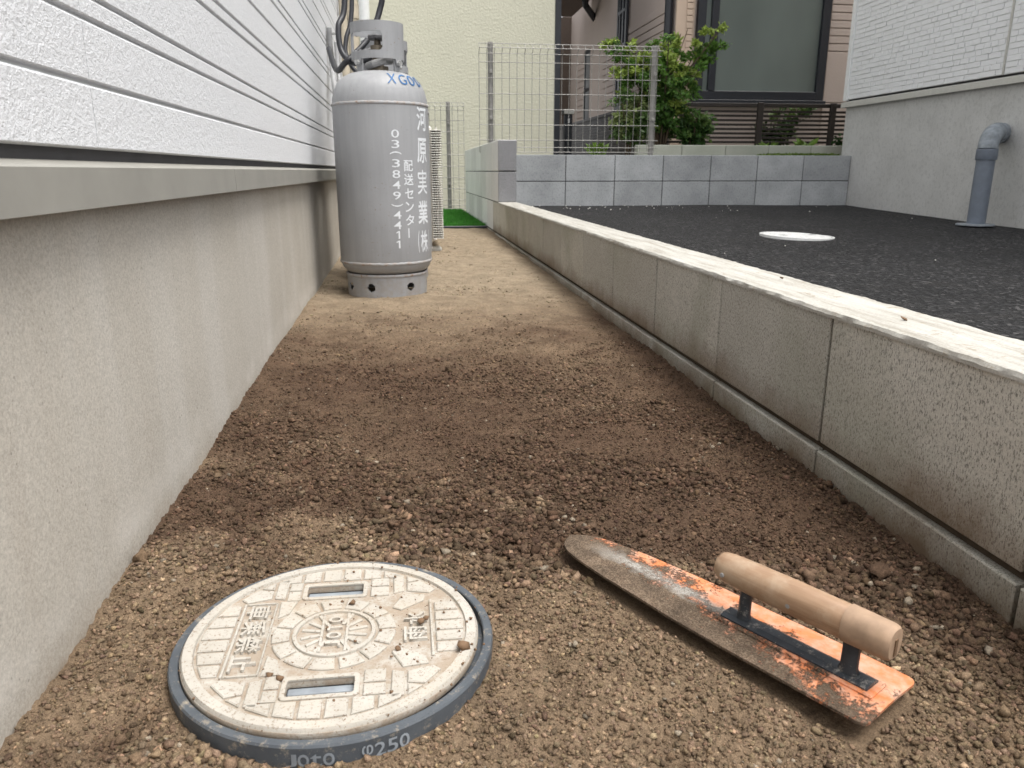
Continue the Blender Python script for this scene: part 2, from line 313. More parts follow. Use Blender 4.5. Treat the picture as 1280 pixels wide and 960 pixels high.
class G:
    """collects geometry"""
    def __init__(s): s.v = []; s.f = []
    def add(s, v, f):
        b = len(s.v); s.v += [tuple(p) for p in v]; s.f += [tuple(i + b for i in q) for q in f]; return s
    def box(s, x0, x1, y0, y1, z0, z1, c=0.0):
        if c <= 0:
            v = [(x, y, z) for x in (x0, x1) for y in (y0, y1) for z in (z0, z1)]
            return s.add(v, [(0, 1, 3, 2), (4, 6, 7, 5), (0, 4, 5, 1), (2, 3, 7, 6), (0, 2, 6, 4), (1, 5, 7, 3)])
        bm = bmesh.new(); bmesh.ops.create_cube(bm, size=1)
        for q in bm.verts: q.co = Vector(((x0 + x1) / 2 + q.co.x * (x1 - x0), (y0 + y1) / 2 + q.co.y * (y1 - y0), (z0 + z1) / 2 + q.co.z * (z1 - z0)))
        bmesh.ops.bevel(bm, geom=bm.edges[:], offset=c, segments=1, affect='EDGES', profile=0.5)
        return s.bm(bm)
    def bm(s, bm):
        bm.verts.index_update(); s.add([q.co[:] for q in bm.verts], [[l.index for l in p.verts] for p in bm.faces]); bm.free(); return s
    def tube(s, pts, r, n=12, cap=True):
        pts = [Vector(p) for p in pts]; rr = r if isinstance(r, (list, tuple)) else [r] * len(pts); rings = []
        t0 = (pts[1] - pts[0]).normalized(); up = Vector((0, 0, 1)) if abs(t0.z) < 0.9 else Vector((1, 0, 0))
        nx = t0.cross(up).normalized(); v = []; f = []
        for i, p in enumerate(pts):
            t = ((pts[min(i + 1, len(pts) - 1)] - pts[max(i - 1, 0)])).normalized()
            nx = (nx - t * nx.dot(t)).normalized(); ny = t.cross(nx)
            for k in range(n):
                a = 2 * PI * k / n; v.append(p + nx * rr[i] * math.cos(a) + ny * rr[i] * math.sin(a))
        for i in range(len(pts) - 1):
            for k in range(n): f.append((i * n + k, i * n + (k + 1) % n, (i + 1) * n + (k + 1) % n, (i + 1) * n + k))
        if cap: f.append(tuple(range(n - 1, -1, -1))); f.append(tuple((len(pts) - 1) * n + k for k in range(n)))
        return s.add(v, f)
    def lathe(s, prof, n=48, c=(0, 0, 0), closed=False):
        v = []; f = []
        for (r, z) in prof:
            for k in range(n):
                a = 2 * PI * k / n; v.append((c[0] + r * math.cos(a), c[1] + r * math.sin(a), c[2] + z))
        m = len(prof)
        for i in range(m if closed else m - 1):
            j = (i + 1) % m
            for k in range(n): f.append((i * n + k, i * n + (k + 1) % n, j * n + (k + 1) % n, j * n + k))
        return s.add(v, f)
    def prism(s, poly, z0, z1, c=0.0):
        if c:
            bm = bmesh.new(); vs_ = [bm.verts.new((x, y, z0)) for x, y in poly]; fc = bm.faces.new(vs_)
            r = bmesh.ops.extrude_face_region(bm, geom=[fc]); nv = [q for q in r['geom'] if isinstance(q, bmesh.types.BMVert)]
            for q in nv: q.co.z = z1
            tf = [q for q in r['geom'] if isinstance(q, bmesh.types.BMFace)]
            bmesh.ops.recalc_face_normals(bm, faces=bm.faces[:])
            ed = list({e for q in tf for e in q.edges}); bmesh.ops.bevel(bm, geom=ed, offset=c, segments=1, affect='EDGES')
            return s.bm(bm)
        n = len(poly); v = [(x, y, z0) for x, y in poly] + [(x, y, z1) for x, y in poly]
        return s.add(v, [tuple(range(n - 1, -1, -1)), tuple(range(n, 2 * n))] + [(i, (i + 1) % n, n + (i + 1) % n, n + i) for i in range(n)])
    def build(s, name, mat, parent=None, smooth=False, loc=None): return mk(name, s.v, s.f, mat, parent, smooth, loc)

def autosmooth(o, ang=35):
    bm = bmesh.new(); bm.from_mesh(o.data); bmesh.ops.recalc_face_normals(bm, faces=bm.faces[:])
    for e in bm.edges: e.smooth = e.is_manifold and e.calc_face_angle(0) < R(ang)
    for f in bm.faces: f.smooth = True
    bm.to_mesh(o.data); bm.free(); return o
def piece(name, x0, x1, y0, y1, z0, z1, mat, parent, c=0.0): return G().box(x0, x1, y0, y1, z0, z1, c).build(name, mat, parent)
_blk = {}
def block(name, size, c, mat, parent, loc):
    key = (size, c, mat)
    if key not in _blk:
        o = G().box(-size[0] / 2, size[0] / 2, -size[1] / 2, size[1] / 2, -size[2] / 2, size[2] / 2, c).build(name, mat, parent); _blk[key] = o.data
    else: o = link(bpy.data.objects.new(name, _blk[key]), parent)
    o.location = loc; return o

def curve_mesh(loops, depth=0.0, bevel=0.0):
    cu = bpy.data.curves.new('c', 'CURVE'); cu.dimensions = '2D'; cu.fill_mode = 'BOTH'; cu.extrude = depth; cu.bevel_depth = bevel; cu.bevel_resolution = 1
    for lp in loops:
        sp = cu.splines.new('POLY'); sp.points.add(len(lp) - 1); sp.use_cyclic_u = True
        for q, (x, y) in zip(sp.points, lp): q.co = (x, y, 0, 1)
    return to_mesh(cu)
def to_mesh(cu):
    o = bpy.data.objects.new('tmp', cu); COL.objects.link(o); dg = bpy.context.evaluated_depsgraph_get()
    me = bpy.data.meshes.new_from_object(o.evaluated_get(dg)); bpy.data.objects.remove(o); bpy.data.curves.remove(cu); return me
def text_mesh(t, size=1.0, depth=0.0, bold=0.0):
    if t == '1': return curve_mesh([[(-.05, -.5), (.08, -.5), (.08, .5), (-.03, .5), (-.24, .34), (-.24, .20), (-.05, .32)]])
    cu = bpy.data.curves.new('t', 'FONT'); cu.body = t; cu.size = size; cu.align_x = 'CENTER'; cu.align_y = 'CENTER'; cu.extrude = depth; cu.offset = bold; cu.resolution_u = 3
    return to_mesh(cu)
def me_np(me):
    v = np.empty(len(me.vertices) * 3, np.float32); me.vertices.foreach_get('co', v); return v.reshape(-1, 3)

# value noise
_L = rng.random((256, 256))
def vnoise(x, y, s, o=0):
    x = np.asarray(x) * s + 17.3 * o; y = np.asarray(y) * s + 41.7 * o; xi = np.floor(x).astype(int); yi = np.floor(y).astype(int)
    fx = x - xi; fy = y - yi; fx = fx * fx * (3 - 2 * fx); fy = fy * fy * (3 - 2 * fy)
    g = lambda a, b: _L[a % 256, b % 256]
    return (g(xi, yi) * (1 - fx) + g(xi + 1, yi) * fx) * (1 - fy) + (g(xi, yi + 1) * (1 - fx) + g(xi + 1, yi + 1) * fx) * fy
def fbm(x, y, s, o=0, n=4, g=0.55):
    t = 0; a = 1; tot = 0
    for i in range(n): t = t + a * vnoise(x, y, s * 2 ** i, o + i); tot += a; a *= g
    return t / tot
sst = lambda a, b, x: (lambda t: t * t * (3 - 2 * t))(np.clip((np.asarray(x) - a) / (b - a), 0, 1))

# ------------------------------------------------------------------ layout numbers (metres)
XW = -0.325           # face of the left foundation
XC = 0.605            # face of the low block wall
LID = (-0.0785, 0.654) # manhole centre
HEEL = np.array([0.39, 0.50]); TU = np.array([-0.528, 0.849]); TV = np.array([0.849, 0.528])
def soil_z(x, y): return 0.008 * (np.asarray(y) - 1.0)
def asph_z(x, y): return 0.165 + 0.031 * (y - 6.2) - 0.004 * (x - 3.69)

# ------------------------------------------------------------------ ground
g = G(); g.add([(-120, -120, -0.2), (120, -120, -0.2), (120, 200, -0.2), (-120, 200, -0.2)], [(0, 1, 2, 3)])
tag(g.build('ground', 'ground'), 'plain ground around the houses', None, None, 'structure')

def soil_rel(x, y):
    h = (fbm(x, y, 3.2, 1, 3) - 0.5) * 0.022 + (fbm(x, y, 22, 5, 4) - 0.5) * 0.010
    near = 1 - sst(1.6, 3.2, y)
    h = h + near * ((fbm(x, y, 90, 9, 3, 0.8) - 0.5) * 0.013)
    # slightly banked up against both walls
    h = h + 0.010 * (1 - sst(0, 0.10, x - XW)) - 0.004 * (1 - sst(0, 0.08, XC - x))
    # pressed flat round the manhole and under the blade
    d = np.hypot(x - LID[0], y - LID[1]); h = h * sst(0.12, 0.17, d) - 0.03 * (1 - sst(0.125, 0.146, d)) + 0.0065 * sst(0.140, 0.150, d) * (1 - sst(0.15, 0.20, d)) * (0.75 + 0.25 * sst(-0.05, 0.12, y - LID[1] - 0.6 * (x - LID[0])))
    u = (x - HEEL[0]) * TU[0] + (y - HEEL[1]) * TU[1]; v = (x - HEEL[0]) * TV[0] + (y - HEEL[1]) * TV[1]
    dd = np.maximum(np.maximum(-u, u - 0.39), np.abs(v) - 0.05); h = np.where(dd < 0.004, np.minimum(h, -0.003 + 0.0 * h), h)
    return h
def soil_h(x, y): return soil_z(x, y) + soil_rel(x, y)
def wet(x, y):
    n = fbm(x, y, 4.5, 21, 4); n2 = fbm(x, y, 13, 31, 3)
    yy = y + (n - 0.5) * 0.75 + (n2 - 0.5) * 0.3 + (fbm(x, y, 45, 37, 3) - 0.5) * 0.3
    m = sst(0.66, 1.06, yy + 0.22 * sst(0.10, 0.5, x)) * (1 - sst(1.2, 2.7, yy))
    m = m + 0.25 * (1 - sst(2.0, 3.6, yy)) * sst(1.4, 2.0, yy) * sst(0.42, 0.66, n2)
    m = m + 0.45 * sst(XC - 0.12, XC, x)
    return np.clip(m * (0.62 + 0.7 * fbm(x, y, 7, 43, 3)) + 0.30 * (n2 - 0.5), 0, 1)
def soil_col(x, y):
    m = wet(x, y)[:, None]; n = fbm(x, y, 30, 51, 3)[:, None]
    far = sst(1.7, 3.2, y)[:, None]
    dry = np.array([0.168, 0.119, 0.077]) * (1 - far) + np.array([0.27, 0.215, 0.150]) * far
    return (dry * (1 - m) + np.array([0.082, 0.052, 0.034]) * m) * (0.72 + 0.56 * n)
ys = [-0.6, -0.2, 0.2, 0.33]; y = 0.34
while y < 5.76: ys.append(y); y += 0.0032 if y < 1.5 else min(0.0032 + (y - 1.5) * 0.0065, 0.03)
ys = np.array(ys + [5.76, 7.0, 8.5]); xs = np.linspace(XW - 0.012, XC + 0.012, 270)
X, Y = np.meshgrid(xs, ys); Z = soil_h(X, Y); Z = np.where(Y > 5.75, 0.028, Z)
V = np.stack([X, Y, Z], -1).reshape(-1, 3); ny, nx = X.shape
idx = np.arange(ny * nx).reshape(ny, nx); F = np.stack([idx[:-1, :-1], idx[:-1, 1:], idx[1:, 1:], idx[1:, :-1]], -1).reshape(-1, 4)
tag(mk_np('soil_ground', V, F, 'soil', None, True, soil_col(V[:, 0], V[:, 1]), 'soil'), 'strip of raked brown soil between house and low block wall', None, None, 'structure')

# crumbs of soil
def ico(sub):
    bm = bmesh.new(); bmesh.ops.create_icosphere(bm, subdivisions=sub, radius=1); bm.verts.index_update()
    v = np.array([q.co[:] for q in bm.verts]); f = np.array([[l.index for l in p.verts] for p in bm.faces]); bm.free(); return v, f
def blade_uv(x, y): return (x - HEEL[0]) * TU[0] + (y - HEEL[1]) * TU[1], (x - HEEL[0]) * TV[0] + (y - HEEL[1]) * TV[1]
def scatter(n, y0, y1, smin, smax, power, sub, dens=None, sink=0.25, ydist=1.0):
    x = rng.uniform(XW + 0.004, XC - 0.004, n); y = y0 + (y1 - y0) * rng.random(n) ** ydist
    s = smin * (smax / smin) ** (rng.random(n) ** power)
    s = s * (0.62 + 0.5 * sst(0.40, 0.62, fbm(x, y, 6, 67, 3))) * (1 - 0.22 * sst(0.95, 1.2, y)) * (1.0 + 0.0 * y); taper = 1 - sst(1.35, 2.3, y) if y0 < 1.5 else 1 + 0 * y
    keep = np.hypot(x - LID[0], y - LID[1]) > 0.1490 + s * 0.5
    u, v = blade_uv(x, y); keep &= ~((u > -0.004) & (u < 0.385) & (np.abs(v) < 0.05 - 0.02 * sst(0.2, 0.38, u)))
    keep &= rng.random(n) < taper
    if dens is not None: keep &= rng.random(n) < dens(x, y)
    x, y, s = x[keep], y[keep], s[keep]; n = len(x)
    bv, bf = ico(sub); nv = len(bv); NV = 6
    vars_ = np.stack([bv * (1 + 0.38 * rng.standard_normal((nv, 1))).clip(0.42, 1.6) * rng.uniform(0.6, 1.2, 3) for _ in range(NV)])
    k = rng.integers(0, NV, n); P = vars_[k] * s[:, None, None]
    a = rng.uniform(0, 2 * PI, n); b = rng.uniform(0, PI, n); ca, sa, cb, sb = np.cos(a), np.sin(a), np.cos(b), np.sin(b)
    P = np.stack([P[..., 0], P[..., 1] * cb[:, None] - P[..., 2] * sb[:, None], P[..., 1] * sb[:, None] + P[..., 2] * cb[:, None]], -1)
    P = np.stack([P[..., 0] * ca[:, None] - P[..., 1] * sa[:, None], P[..., 0] * sa[:, None] + P[..., 1] * ca[:, None], P[..., 2] * 0.85], -1)
    P[..., 0] += x[:, None]; P[..., 1] += y[:, None]; P[..., 2] += (soil_h(x, y) + s * (0.85 - 2 * sink))[:, None]
    c = soil_col(x, y) * np.exp(rng.normal(0.03, 0.30, n))[:, None] * (1 + 0.03 * rng.standard_normal((n, 3)))
    st = rng.random(n) < 0.010; c[st] = np.array([0.27, 0.225, 0.17]) * rng.uniform(0.6, 1.2, st.sum())[:, None]
    C_ = np.repeat(c.clip(0.01, 0.8), nv, 0); Fc = (bf[None] + (np.arange(n) * nv)[:, None, None]).reshape(-1, 3)
    return P.reshape(-1, 3), Fc, C_
parts = [scatter(52000, 0.36, 1.5, 0.0009, 0.0022, 1.2, 1, None, 0.2, 1.2),
         scatter(68000, 0.36, 2.3, 0.0016, 0.0044, 1.5, 1, None, 0.3, 1.5),
         scatter(7000, 0.38, 1.7, 0.0035, 0.0058, 1.8, 1, lambda x, y: 0.35 + 0.65 * sst(0.42, 0.6, fbm(x, y, 9, 61, 3)), 0.2),
         scatter(900, 0.5, 1.9, 0.005, 0.010, 2.4, 2, lambda x, y: 0.9 * sst(0.50, 0.66, fbm(x, y, 6, 71, 3)) + 0.7 * (1 - sst(0.0, 0.16, x - XW)) * sst(0.7, 0.85, y) * (1 - sst(1.0, 1.5, y)) + 0.35 * (1 - sst(0, 0.12, XC - x)), 0.3),
         scatter(9000, 1.8, 5.6, 0.0020, 0.0050, 2.0, 1, lambda x, y: 0.25 + 0.75 * sst(0.45, 0.65, fbm(x, y, 5, 81, 3)), 0.3, 1.4)]
# a few clods by the left wall behind the manhole
off = 0; VV = []; FF = []; CC = []
for P, Fc, C_ in parts: VV.append(P); FF.append(Fc + off); CC.append(C_); off += len(P)
tag(mk_np('soil_crumbs', np.concatenate(VV), np.concatenate(FF), 'crumb', None, True, np.concatenate(CC), 'soil'), 'loose brown crumbs and clods of soil over the strip', 'soil', None, 'stuff')

# asphalt of the parking space, sloping down towards the street
gx = np.linspace(XC + 0.10, 3.75, 40); gy = np.linspace(-5, 6.24, 60); X, Y = np.meshgrid(gx, gy)
Z = asph_z(X, Y) + (fbm(X, Y, 1.5, 91, 3) - 0.5) * 0.012
idx = np.arange(X.size).reshape(X.shape); F = np.stack([idx[:-1, :-1], idx[:-1, 1:], idx[1:, 1:], idx[1:, :-1]], -1).reshape(-1, 4)
tag(mk_np('parking_asphalt', np.stack([X, Y, Z], -1).reshape(-1, 3), F, 'asphalt'), 'dark new asphalt parking space', None, None, 'structure')
n = 60; gg = G(); iv, jf = ico(1)
for i in range(n):
    x = rng.uniform(0.95, 3.55); yy = 6.1 - 5 * rng.random() ** 1.6
    if i < 36: yy = rng.uniform(5.7, 6.15); x = rng.normal(1.6, 0.45)
    if x < 0.8: continue
    r_ = rng.uniform(0.0025, 0.0075)
    gg.add([(x + p[0] * r_ * rng.uniform(.7, 1.2), yy + p[1] * r_, asph_z(x, yy) + 0.005 + p[2] * r_ * 0.6) for p in iv], jf.tolist())
tag(gg.build('grit', 'debris'), 'white grit scattered over the dark asphalt', 'grit', None, 'stuff')
g = G().box(1.72, 14, 6.33, 16, -0.2, 0.555); tag(g.build('garden_soil', 'gardensoil'), 'raised planting strip behind the grey block wall', None, None, 'structure')

# ------------------------------------------------------------------ left house: foundation, flashing, white grooved siding
hs_ = empty('siding_house', (XW, 2, 0), 'white grooved siding house with concrete foundation along the soil strip', 'house')
def P_(name, x0, x1, y0, y1, z0, z1, mat, par, c=0.0):
    o = piece(name, x0 - par.location.x, x1 - par.location.x, y0 - par.location.y, y1 - par.location.y, z0 - par.location.z, z1 - par.location.z, mat, par, c); return o
YE = 5.0
P_('foundation', -3.5, XW, -3, YE, -0.2, 0.437, 'foundation', hs_, 0.002)
P_('starter_strip', -3.4, XW + 0.004, -3, YE, 0.437, 0.475, 'dark', hs_)
fy = [-3, 0.02, 1.47, 3.05, 4.3, YE]
for i in range(5):      # folded drip flashing in lengths with lapped joints
    gq = G(); x0, x1 = XW - 0.01, XW + 0.028; a, b = fy[i] + 0.001, fy[i + 1] - 0.001
    prof = [(x0, 0.4385), (x0, 0.4535), (x1 - 0.003, 0.4455), (x1, 0.4435), (x1 + 0.001, 0.4055), (x1 - 0.0015, 0.4055), (x1 - 0.003, 0.4385)]
    m = len(prof); v = [(x - XW, a - 2, z) for x, z in prof] + [(x - XW, b - 2, z) for x, z in prof]
    f = [tuple(range(m)), tuple(range(2 * m - 1, m - 1, -1))] + [(k, m + k, m + (k + 1) % m, (k + 1) % m) for k in range(m)]
    o = mk('drip_flashing', v, f, 'flashing', hs_)
# siding boards: bands between routed grooves; the face stands proud, edges slope into the groove
base = [0.4605]; per = [0.527, 0.590, 0.614, 0.702, 0.726]; k = 0
zg = [0.4605]
while zg[-1] < 1.75:
    zg += [p + 0.265 * k for p in per]; k += 1
def band(z0, z1, y0, y1):
    xf = XW + 0.012 - XW; xb = -0.03; c = 0.0022; gw = 0.0013
    prof = [(xb, z0 + gw), (xf - 0.007, z0 + gw), (xf - 0.001, z0 + gw + 0.0012), (xf, z0 + gw + c), (xf, z1 - gw - c * 1.6), (xf - 0.0025, z1 - gw - c * 0.5), (xf - 0.007, z1 - gw), (xb, z1 - gw)]
    m = len(prof); v = [(x, y0 - 2, z) for x, z in prof] + [(x, y1 - 2, z) for x, z in prof]
    return v, [tuple(range(m)), tuple(range(2 * m - 1, m - 1, -1))] + [(i, m + i, m + (i + 1) % m, (i + 1) % m) for i in range(m)]
for i in range(len(zg) - 1):
    for (a, b) in ((-3, 0.885), (0.887, 3.9), (3.902, YE - 0.05)):
        v, f = band(zg[i], zg[i + 1], a, b); mk('siding_board', v, f, 'siding', hs_)
P_('groove_backing', -3.3, XW + 0.0045, -3, YE - 0.052, 0.476, zg[-1], 'white', hs_)
P_('upper_wall', -3.4, XW + 0.010, -3, YE - 0.05, zg[-1] + 0.002, 5.6, 'siding', hs_)
P_('corner_trim', XW - 0.10, XW + 0.016, YE - 0.048, YE + 0.002, 0.462, 5.6, 'white', hs_)
P_('eave', -3.8, XW + 0.15, -3.3, YE + 0.4, 5.6, 5.75, 'white', hs_)

# ------------------------------------------------------------------ low block wall with its raised end
bw = empty('block_wall', (XC, 2, 0), 'low concrete block wall with pale cement top, rising at its far end', 'wall')
WT = 0.12; ytop0, yend = -2.0, 7.85; ZR = 0.034; ZT = 0.240
jy = []; q = 1.022 - 0.4 * 8
while q < yend: jy.append(q); q += 0.4
P_('mortar_core', XC + 0.012, XC + WT - 0.008, -2.1, yend - 0.008, -0.2, ZT - 0.001, 'mortar', bw)
for a in jy:
    b = min(a + 0.4, yend); L = b - a - 0.006
    if L < 0.05: continue
    far = a > 5.05
    block('block', (WT - 0.004, round(L, 4), ZT - ZR - 0.012), 0.0016, 'stubblock' if far else 'curb', bw, (WT / 2 - 0.0 + 0.002 * random.random() - 0.001, (a + b) / 2 - 2, (ZT + ZR + 0.012) / 2))
    block('base_block', (WT + 0.003, round(L, 4), ZR + 0.17), 0.0018, 'curbbase', bw, (WT / 2, (a + b) / 2 - 2, (ZR - 0.17) / 2))
# cement top, trowelled, ragged along both edges
ny_ = 900; yy = np.linspace(-1.8, 5.088, ny_); cols = [0.0, 0.0012, 0.008, 0.035, 0.06, 0.085, 0.108, 0.1185, 0.121]
Xc = np.zeros((ny_, 9)); Zc = np.zeros((ny_, 9))
for j, cx_ in enumerate(cols):
    e = (fbm(yy, yy * 0 + j * 3.1, 55, 3, 4, 0.65) - 0.5)
    Xc[:, j] = cx_ + (e * 0.006 if j in (0, 1, 7, 8) else e * 0.002) - (0.0015 if j == 0 else 0)
    Zc[:, j] = ZT + (0.0005 if j in (0, 8) else 0.0052 if j in (1, 7) else 0.006) + (fbm(yy, yy * 0 + cx_ * 60, 30, 13, 4, 0.7) - 0.5) * (0.004 if 0 < j < 8 else 0.0025)
Vc = np.stack([Xc, np.repeat((yy - 2)[:, None], 9, 1), Zc], -1)
Vb = Vc[:, [8, 0]].copy(); Vb[..., 2] = ZT - 0.004; Vc = np.concatenate([Vc, Vb], 1).reshape(-1, 3)
idx = np.arange(ny_ * 11).reshape(ny_, 11); nxt = np.roll(idx, -1, 1)
F = np.stack([idx[:-1], nxt[:-1], nxt[1:], idx[1:]], -1).reshape(-1, 4)
autosmooth(mk_np('cement_top', Vc, F, 'cap', bw, True), 24)
# raised end: two courses of fair-faced block
P_('mortar_core', XC + 0.006, XC + WT - 0.006, 5.106, yend - 0.006, ZT - 0.001, 0.633, 'mortar2', bw)
for r_ in range(2):
    y = 5.10; z0 = ZT + 0.006 + r_ * 0.196; first = True
    while y < yend - 0.02:
        L = min(0.36 if (first and r_) else 0.4, yend - y); first = False
        block('fair_faced_block', (WT, round(L - 0.004, 4), 0.190), 0.002, 'stubblock', bw, (WT / 2, y + L / 2 - 2, z0 + 0.095)); y += L

for r_ in range(2): P_('end_face', XC + 0.001, XC + WT - 0.001, 5.088, 5.1015, ZT + 0.008 + r_ * 0.196, ZT + 0.194 + r_ * 0.196, 'granite_shade', bw, 0.002)  # stone-speckled facing; the shade on this end is put into its darker grey

# ------------------------------------------------------------------ grey block wall at the back of the parking space
gb = empty('block_wall', (2.2, 6.2, 0), 'grey two-course block wall at the back of the parking space', 'wall')
P_('mortar_core', 0.62, 3.69, 6.208, 6.31, -0.2, 0.560, 'mortar2', gb)
for r_ in range(2):
    z0 = 0.160 + r_ * 0.205
    edges = [0.74, 0.876] + [1.276 + 0.3995 * i for i in range(6)] + [3.688]
    for a, b in zip(edges, edges[1:]):
        block('block', (round(b - a - 0.006, 4), 0.12, 0.199), 0.0025, 'greyblock', gb, ((a + b) / 2 - 2.2, 0.06 + random.uniform(-.001, .001), z0 + 0.0995))
cp = empty('concrete_kerb', (3, 6.75, 0.55), 'pale mossy concrete kerb behind the grey block wall', 'kerb')
x = 2.02
while x < 4.9:
    block('kerb_block', (0.396, 0.10, 0.13), 0.004, 'coping', cp, (x + 0.2 - 3, 0.05, 0.045)); x += 0.4

# ------------------------------------------------------------------ wire mesh fences
def wire_fence(o, x0, x1, yf, z0, z1, posts, zp):
    gv = G(); gh = G(); x = x0; ox, oy, oz = o.location; r_ = 0.0023
    while x < x1 + 0.001:
        pts = [(x - ox, yf - oy, z0 - oz), (x - ox, yf - oy, z1 - 0.07 - oz), (x - ox, yf - oy - 0.045, z1 - 0.035 - oz), (x - ox, yf - oy, z1 - oz)]
        gv.tube(pts, r_, 5); x += 0.0585
    zs = [z0, z0 + 0.035]; q = z0 + 0.09
    while q < z1 - 0.10: zs.append(q); q += 0.113
    for q in zs + [z1 - 0.07, z1]: gh.tube([(x0 - 0.003 - ox, yf - 0.005 - oy, q - oz), (x1 + 0.003 - ox, yf - 0.005 - oy, q - oz)], r_ * 1.15, 5)
    gh.tube([(x0 - ox, yf - 0.048 - oy, z1 - 0.035 - oz), (x1 - ox, yf - 0.048 - oy, z1 - 0.035 - oz)], r_ * 1.15, 5)
    gv.build('vertical_wires', 'fence', o); gh.build('horizontal_wires', 'fence', o)
    for p in posts:
        gp = G().tube([(p - ox, yf + 0.026 - oy, zp - oz), (p - ox, yf + 0.026 - oy, z1 + 0.012 - oz)], 0.0215, 16)
        po = gp.build('post', 'fence', o); autosmooth(po)
        for zc in (z0 + 0.25, z1 - 0.2):
            G().box(p - ox - 0.012, p - ox + 0.012, yf - 0.012 - oy, yf + 0.008 - oy, zc - oz - 0.012, zc - oz + 0.012, 0.002).build('clip', 'fence', po)
f1 = empty('mesh_fence', (1.3, 6.26, 0.57), 'taller grey wire mesh fence standing on the grey block wall', 'fence', 'wire mesh fences')
wire_fence(f1, 0.60, 2.03, 6.25, 0.585, 1.372, (0.69, 1.985), 0.50)
f2 = empty('mesh_fence', (0.3, 8.3, 0.03), 'lower grey wire mesh fence at the end of the green turf', 'fence', 'wire mesh fences')
wire_fence(f2, -0.42, 0.64, 8.30, 0.06, 1.11, (0.475,), 0.0)

# ------------------------------------------------------------------ artificial turf
gt = G().box(XW + 0.01, XC - 0.004, 5.80, 8.45, 0.0, 0.042); tf = empty('artificial_turf', (0.15, 7, 0), 'bright green artificial turf mat at the far end of the strip', 'turf')
o = gt.build('backing', 'turf', tf); o.location = -Vector(tf.location)
nb = 26000; bx = rng.uniform(XW + 0.012, XC - 0.006, nb); by = 5.8 + 2.6 * rng.random(nb) ** 1.3; a = rng.uniform(0, 2 * PI, nb); hh = rng.uniform(0.015, 0.034, nb); wd = 0.0022
ln = rng.normal(0, 0.011, (nb, 2)); ca, sa = np.cos(a) * wd, np.sin(a) * wd
V = np.stack([np.stack([bx - ca, by - sa, 0 * bx + 0.040], -1), np.stack([bx + ca, by + sa, 0 * bx + 0.040], -1), np.stack([bx + ln[:, 0], by + ln[:, 1], 0.040 + hh], -1)], 1).reshape(-1, 3) - np.array(tf.location)
cc = np.array([0.045, 0.20, 0.022]) * rng.uniform(0.6, 1.5, (nb, 1)); cc = np.repeat(cc, 3, 0)
o = mk_np('turf_blades', V, np.arange(nb * 3).reshape(-1, 3), 'leaf', tf, False, cc, 'leafcol'); o['kind'] = 'stuff'
o = G().box(0.20, XC - 0.004, 5.765, 5.80, 0.0, 0.05, 0.004).build('edging', 'black', tf); o.location = -Vector(tf.location)

# ------------------------------------------------------------------ pale yellow house
yh = empty('stucco_house', (-0.5, 8.9, 0), 'pale yellow stucco house behind the mesh fences', 'house')
P_('wall', -6, 1.685, 8.9, 10.6, -0.2, 5.8, 'yellow', yh)
P_('corner_trim', 1.687, 1.75, 8.89, 10.6, -0.2, 5.8, 'black', yh)
P_('roof', -6.4, 1.8, 8.8, 10.7, 5.8, 5.95, 'roof', yh)

# ------------------------------------------------------------------ pink-brown house
ph = empty('siding_house', (2.81, 8.2, 0.5), 'pinkish brown siding house with black framed windows behind the shrub', 'house')
P_('wall', 2.81, 9.0, 8.2, 12.0, 0.3, 5.8, 'pink', ph)
P_('rear_wall', 2.98, 9.0, 12.0, 15.0, 0.3, 5.8, 'pink', ph)
P_('corner_trim', 2.795, 2.985, 8.17, 8.2, 0.5, 5.8, 'beigetrim', ph)
z = 1.0
while z < 2.9:
    P_('trim_tile', 2.90, 2.965, 8.158, 8.1695, z, z + 0.052, 'beigetrim', ph, 0.003); z += 0.06
def siding_strips(z0, z1, st, front=True, side=True):
    z = z0
    while z < z1:
        if side: P_('siding_board', 2.797, 2.8095, 8.45, 11.2, z, z + st - 0.012, 'pink', ph, 0.003)
        if front: P_('siding_board', 4.47, 6.2, 8.187, 8.1995, z, z + st - 0.012, 'pink', ph, 0.003)
        z += st
siding_strips(1.66, 3.2, 0.075, True, False)
siding_strips(1.12, 2.12, 0.085, False, True)
P_('siding_board', 4.47, 6.2, 8.187, 8.1995, 1.15, 1.648, 'pink', ph, 0.003)
P_('siding_board', 4.47, 6.2, 8.187, 8.1995, 0.6, 1.138, 'pink', ph, 0.003)
z = 1.3
while z < 2.2:
    P_('siding_board', 2.967, 2.9795, 12.05, 13.6, z, z + 0.083, 'pink', ph, 0.003); z += 0.095
def window(x0, x1, z0, z1, y, fw, par, mat, mull=()):
    wn_ = empty('window', (0, 0, 0)); wn_.parent = par; L = par.location
    def q(n, a, b, c, d, e, f, m): return piece(n, a - L.x, b - L.x, c - L.y, d - L.y, e - L.z, f - L.z, m, wn_, 0.003)
    q('frame', x0, x0 + fw, y - 0.07, y, z0, z1, 'black'); q('frame', x1 - fw, x1, y - 0.07, y, z0, z1, 'black')
    q('frame', x0 + fw, x1 - fw, y - 0.07, y, z0, z0 + fw, 'black'); q('frame', x0 + fw, x1 - fw, y - 0.07, y, z1 - fw, z1, 'black')
    e = [x0 + fw] + [v for m in mull for v in (m[0], m[1])] + [x1 - fw]
    for m in mull: q('mullion', m[0], m[1], y - 0.072, y, z0 + fw, z1 - fw, 'black')
    for a, b in zip(e[::2], e[1::2]): q('pane', a, b, y - 0.03, y - 0.02, z0 + fw, z1 - fw, mat)
    q('sill', x0 - 0.02, x1 + 0.02, y - 0.10, y, z0 - 0.045, z0 - 0.003, 'black')
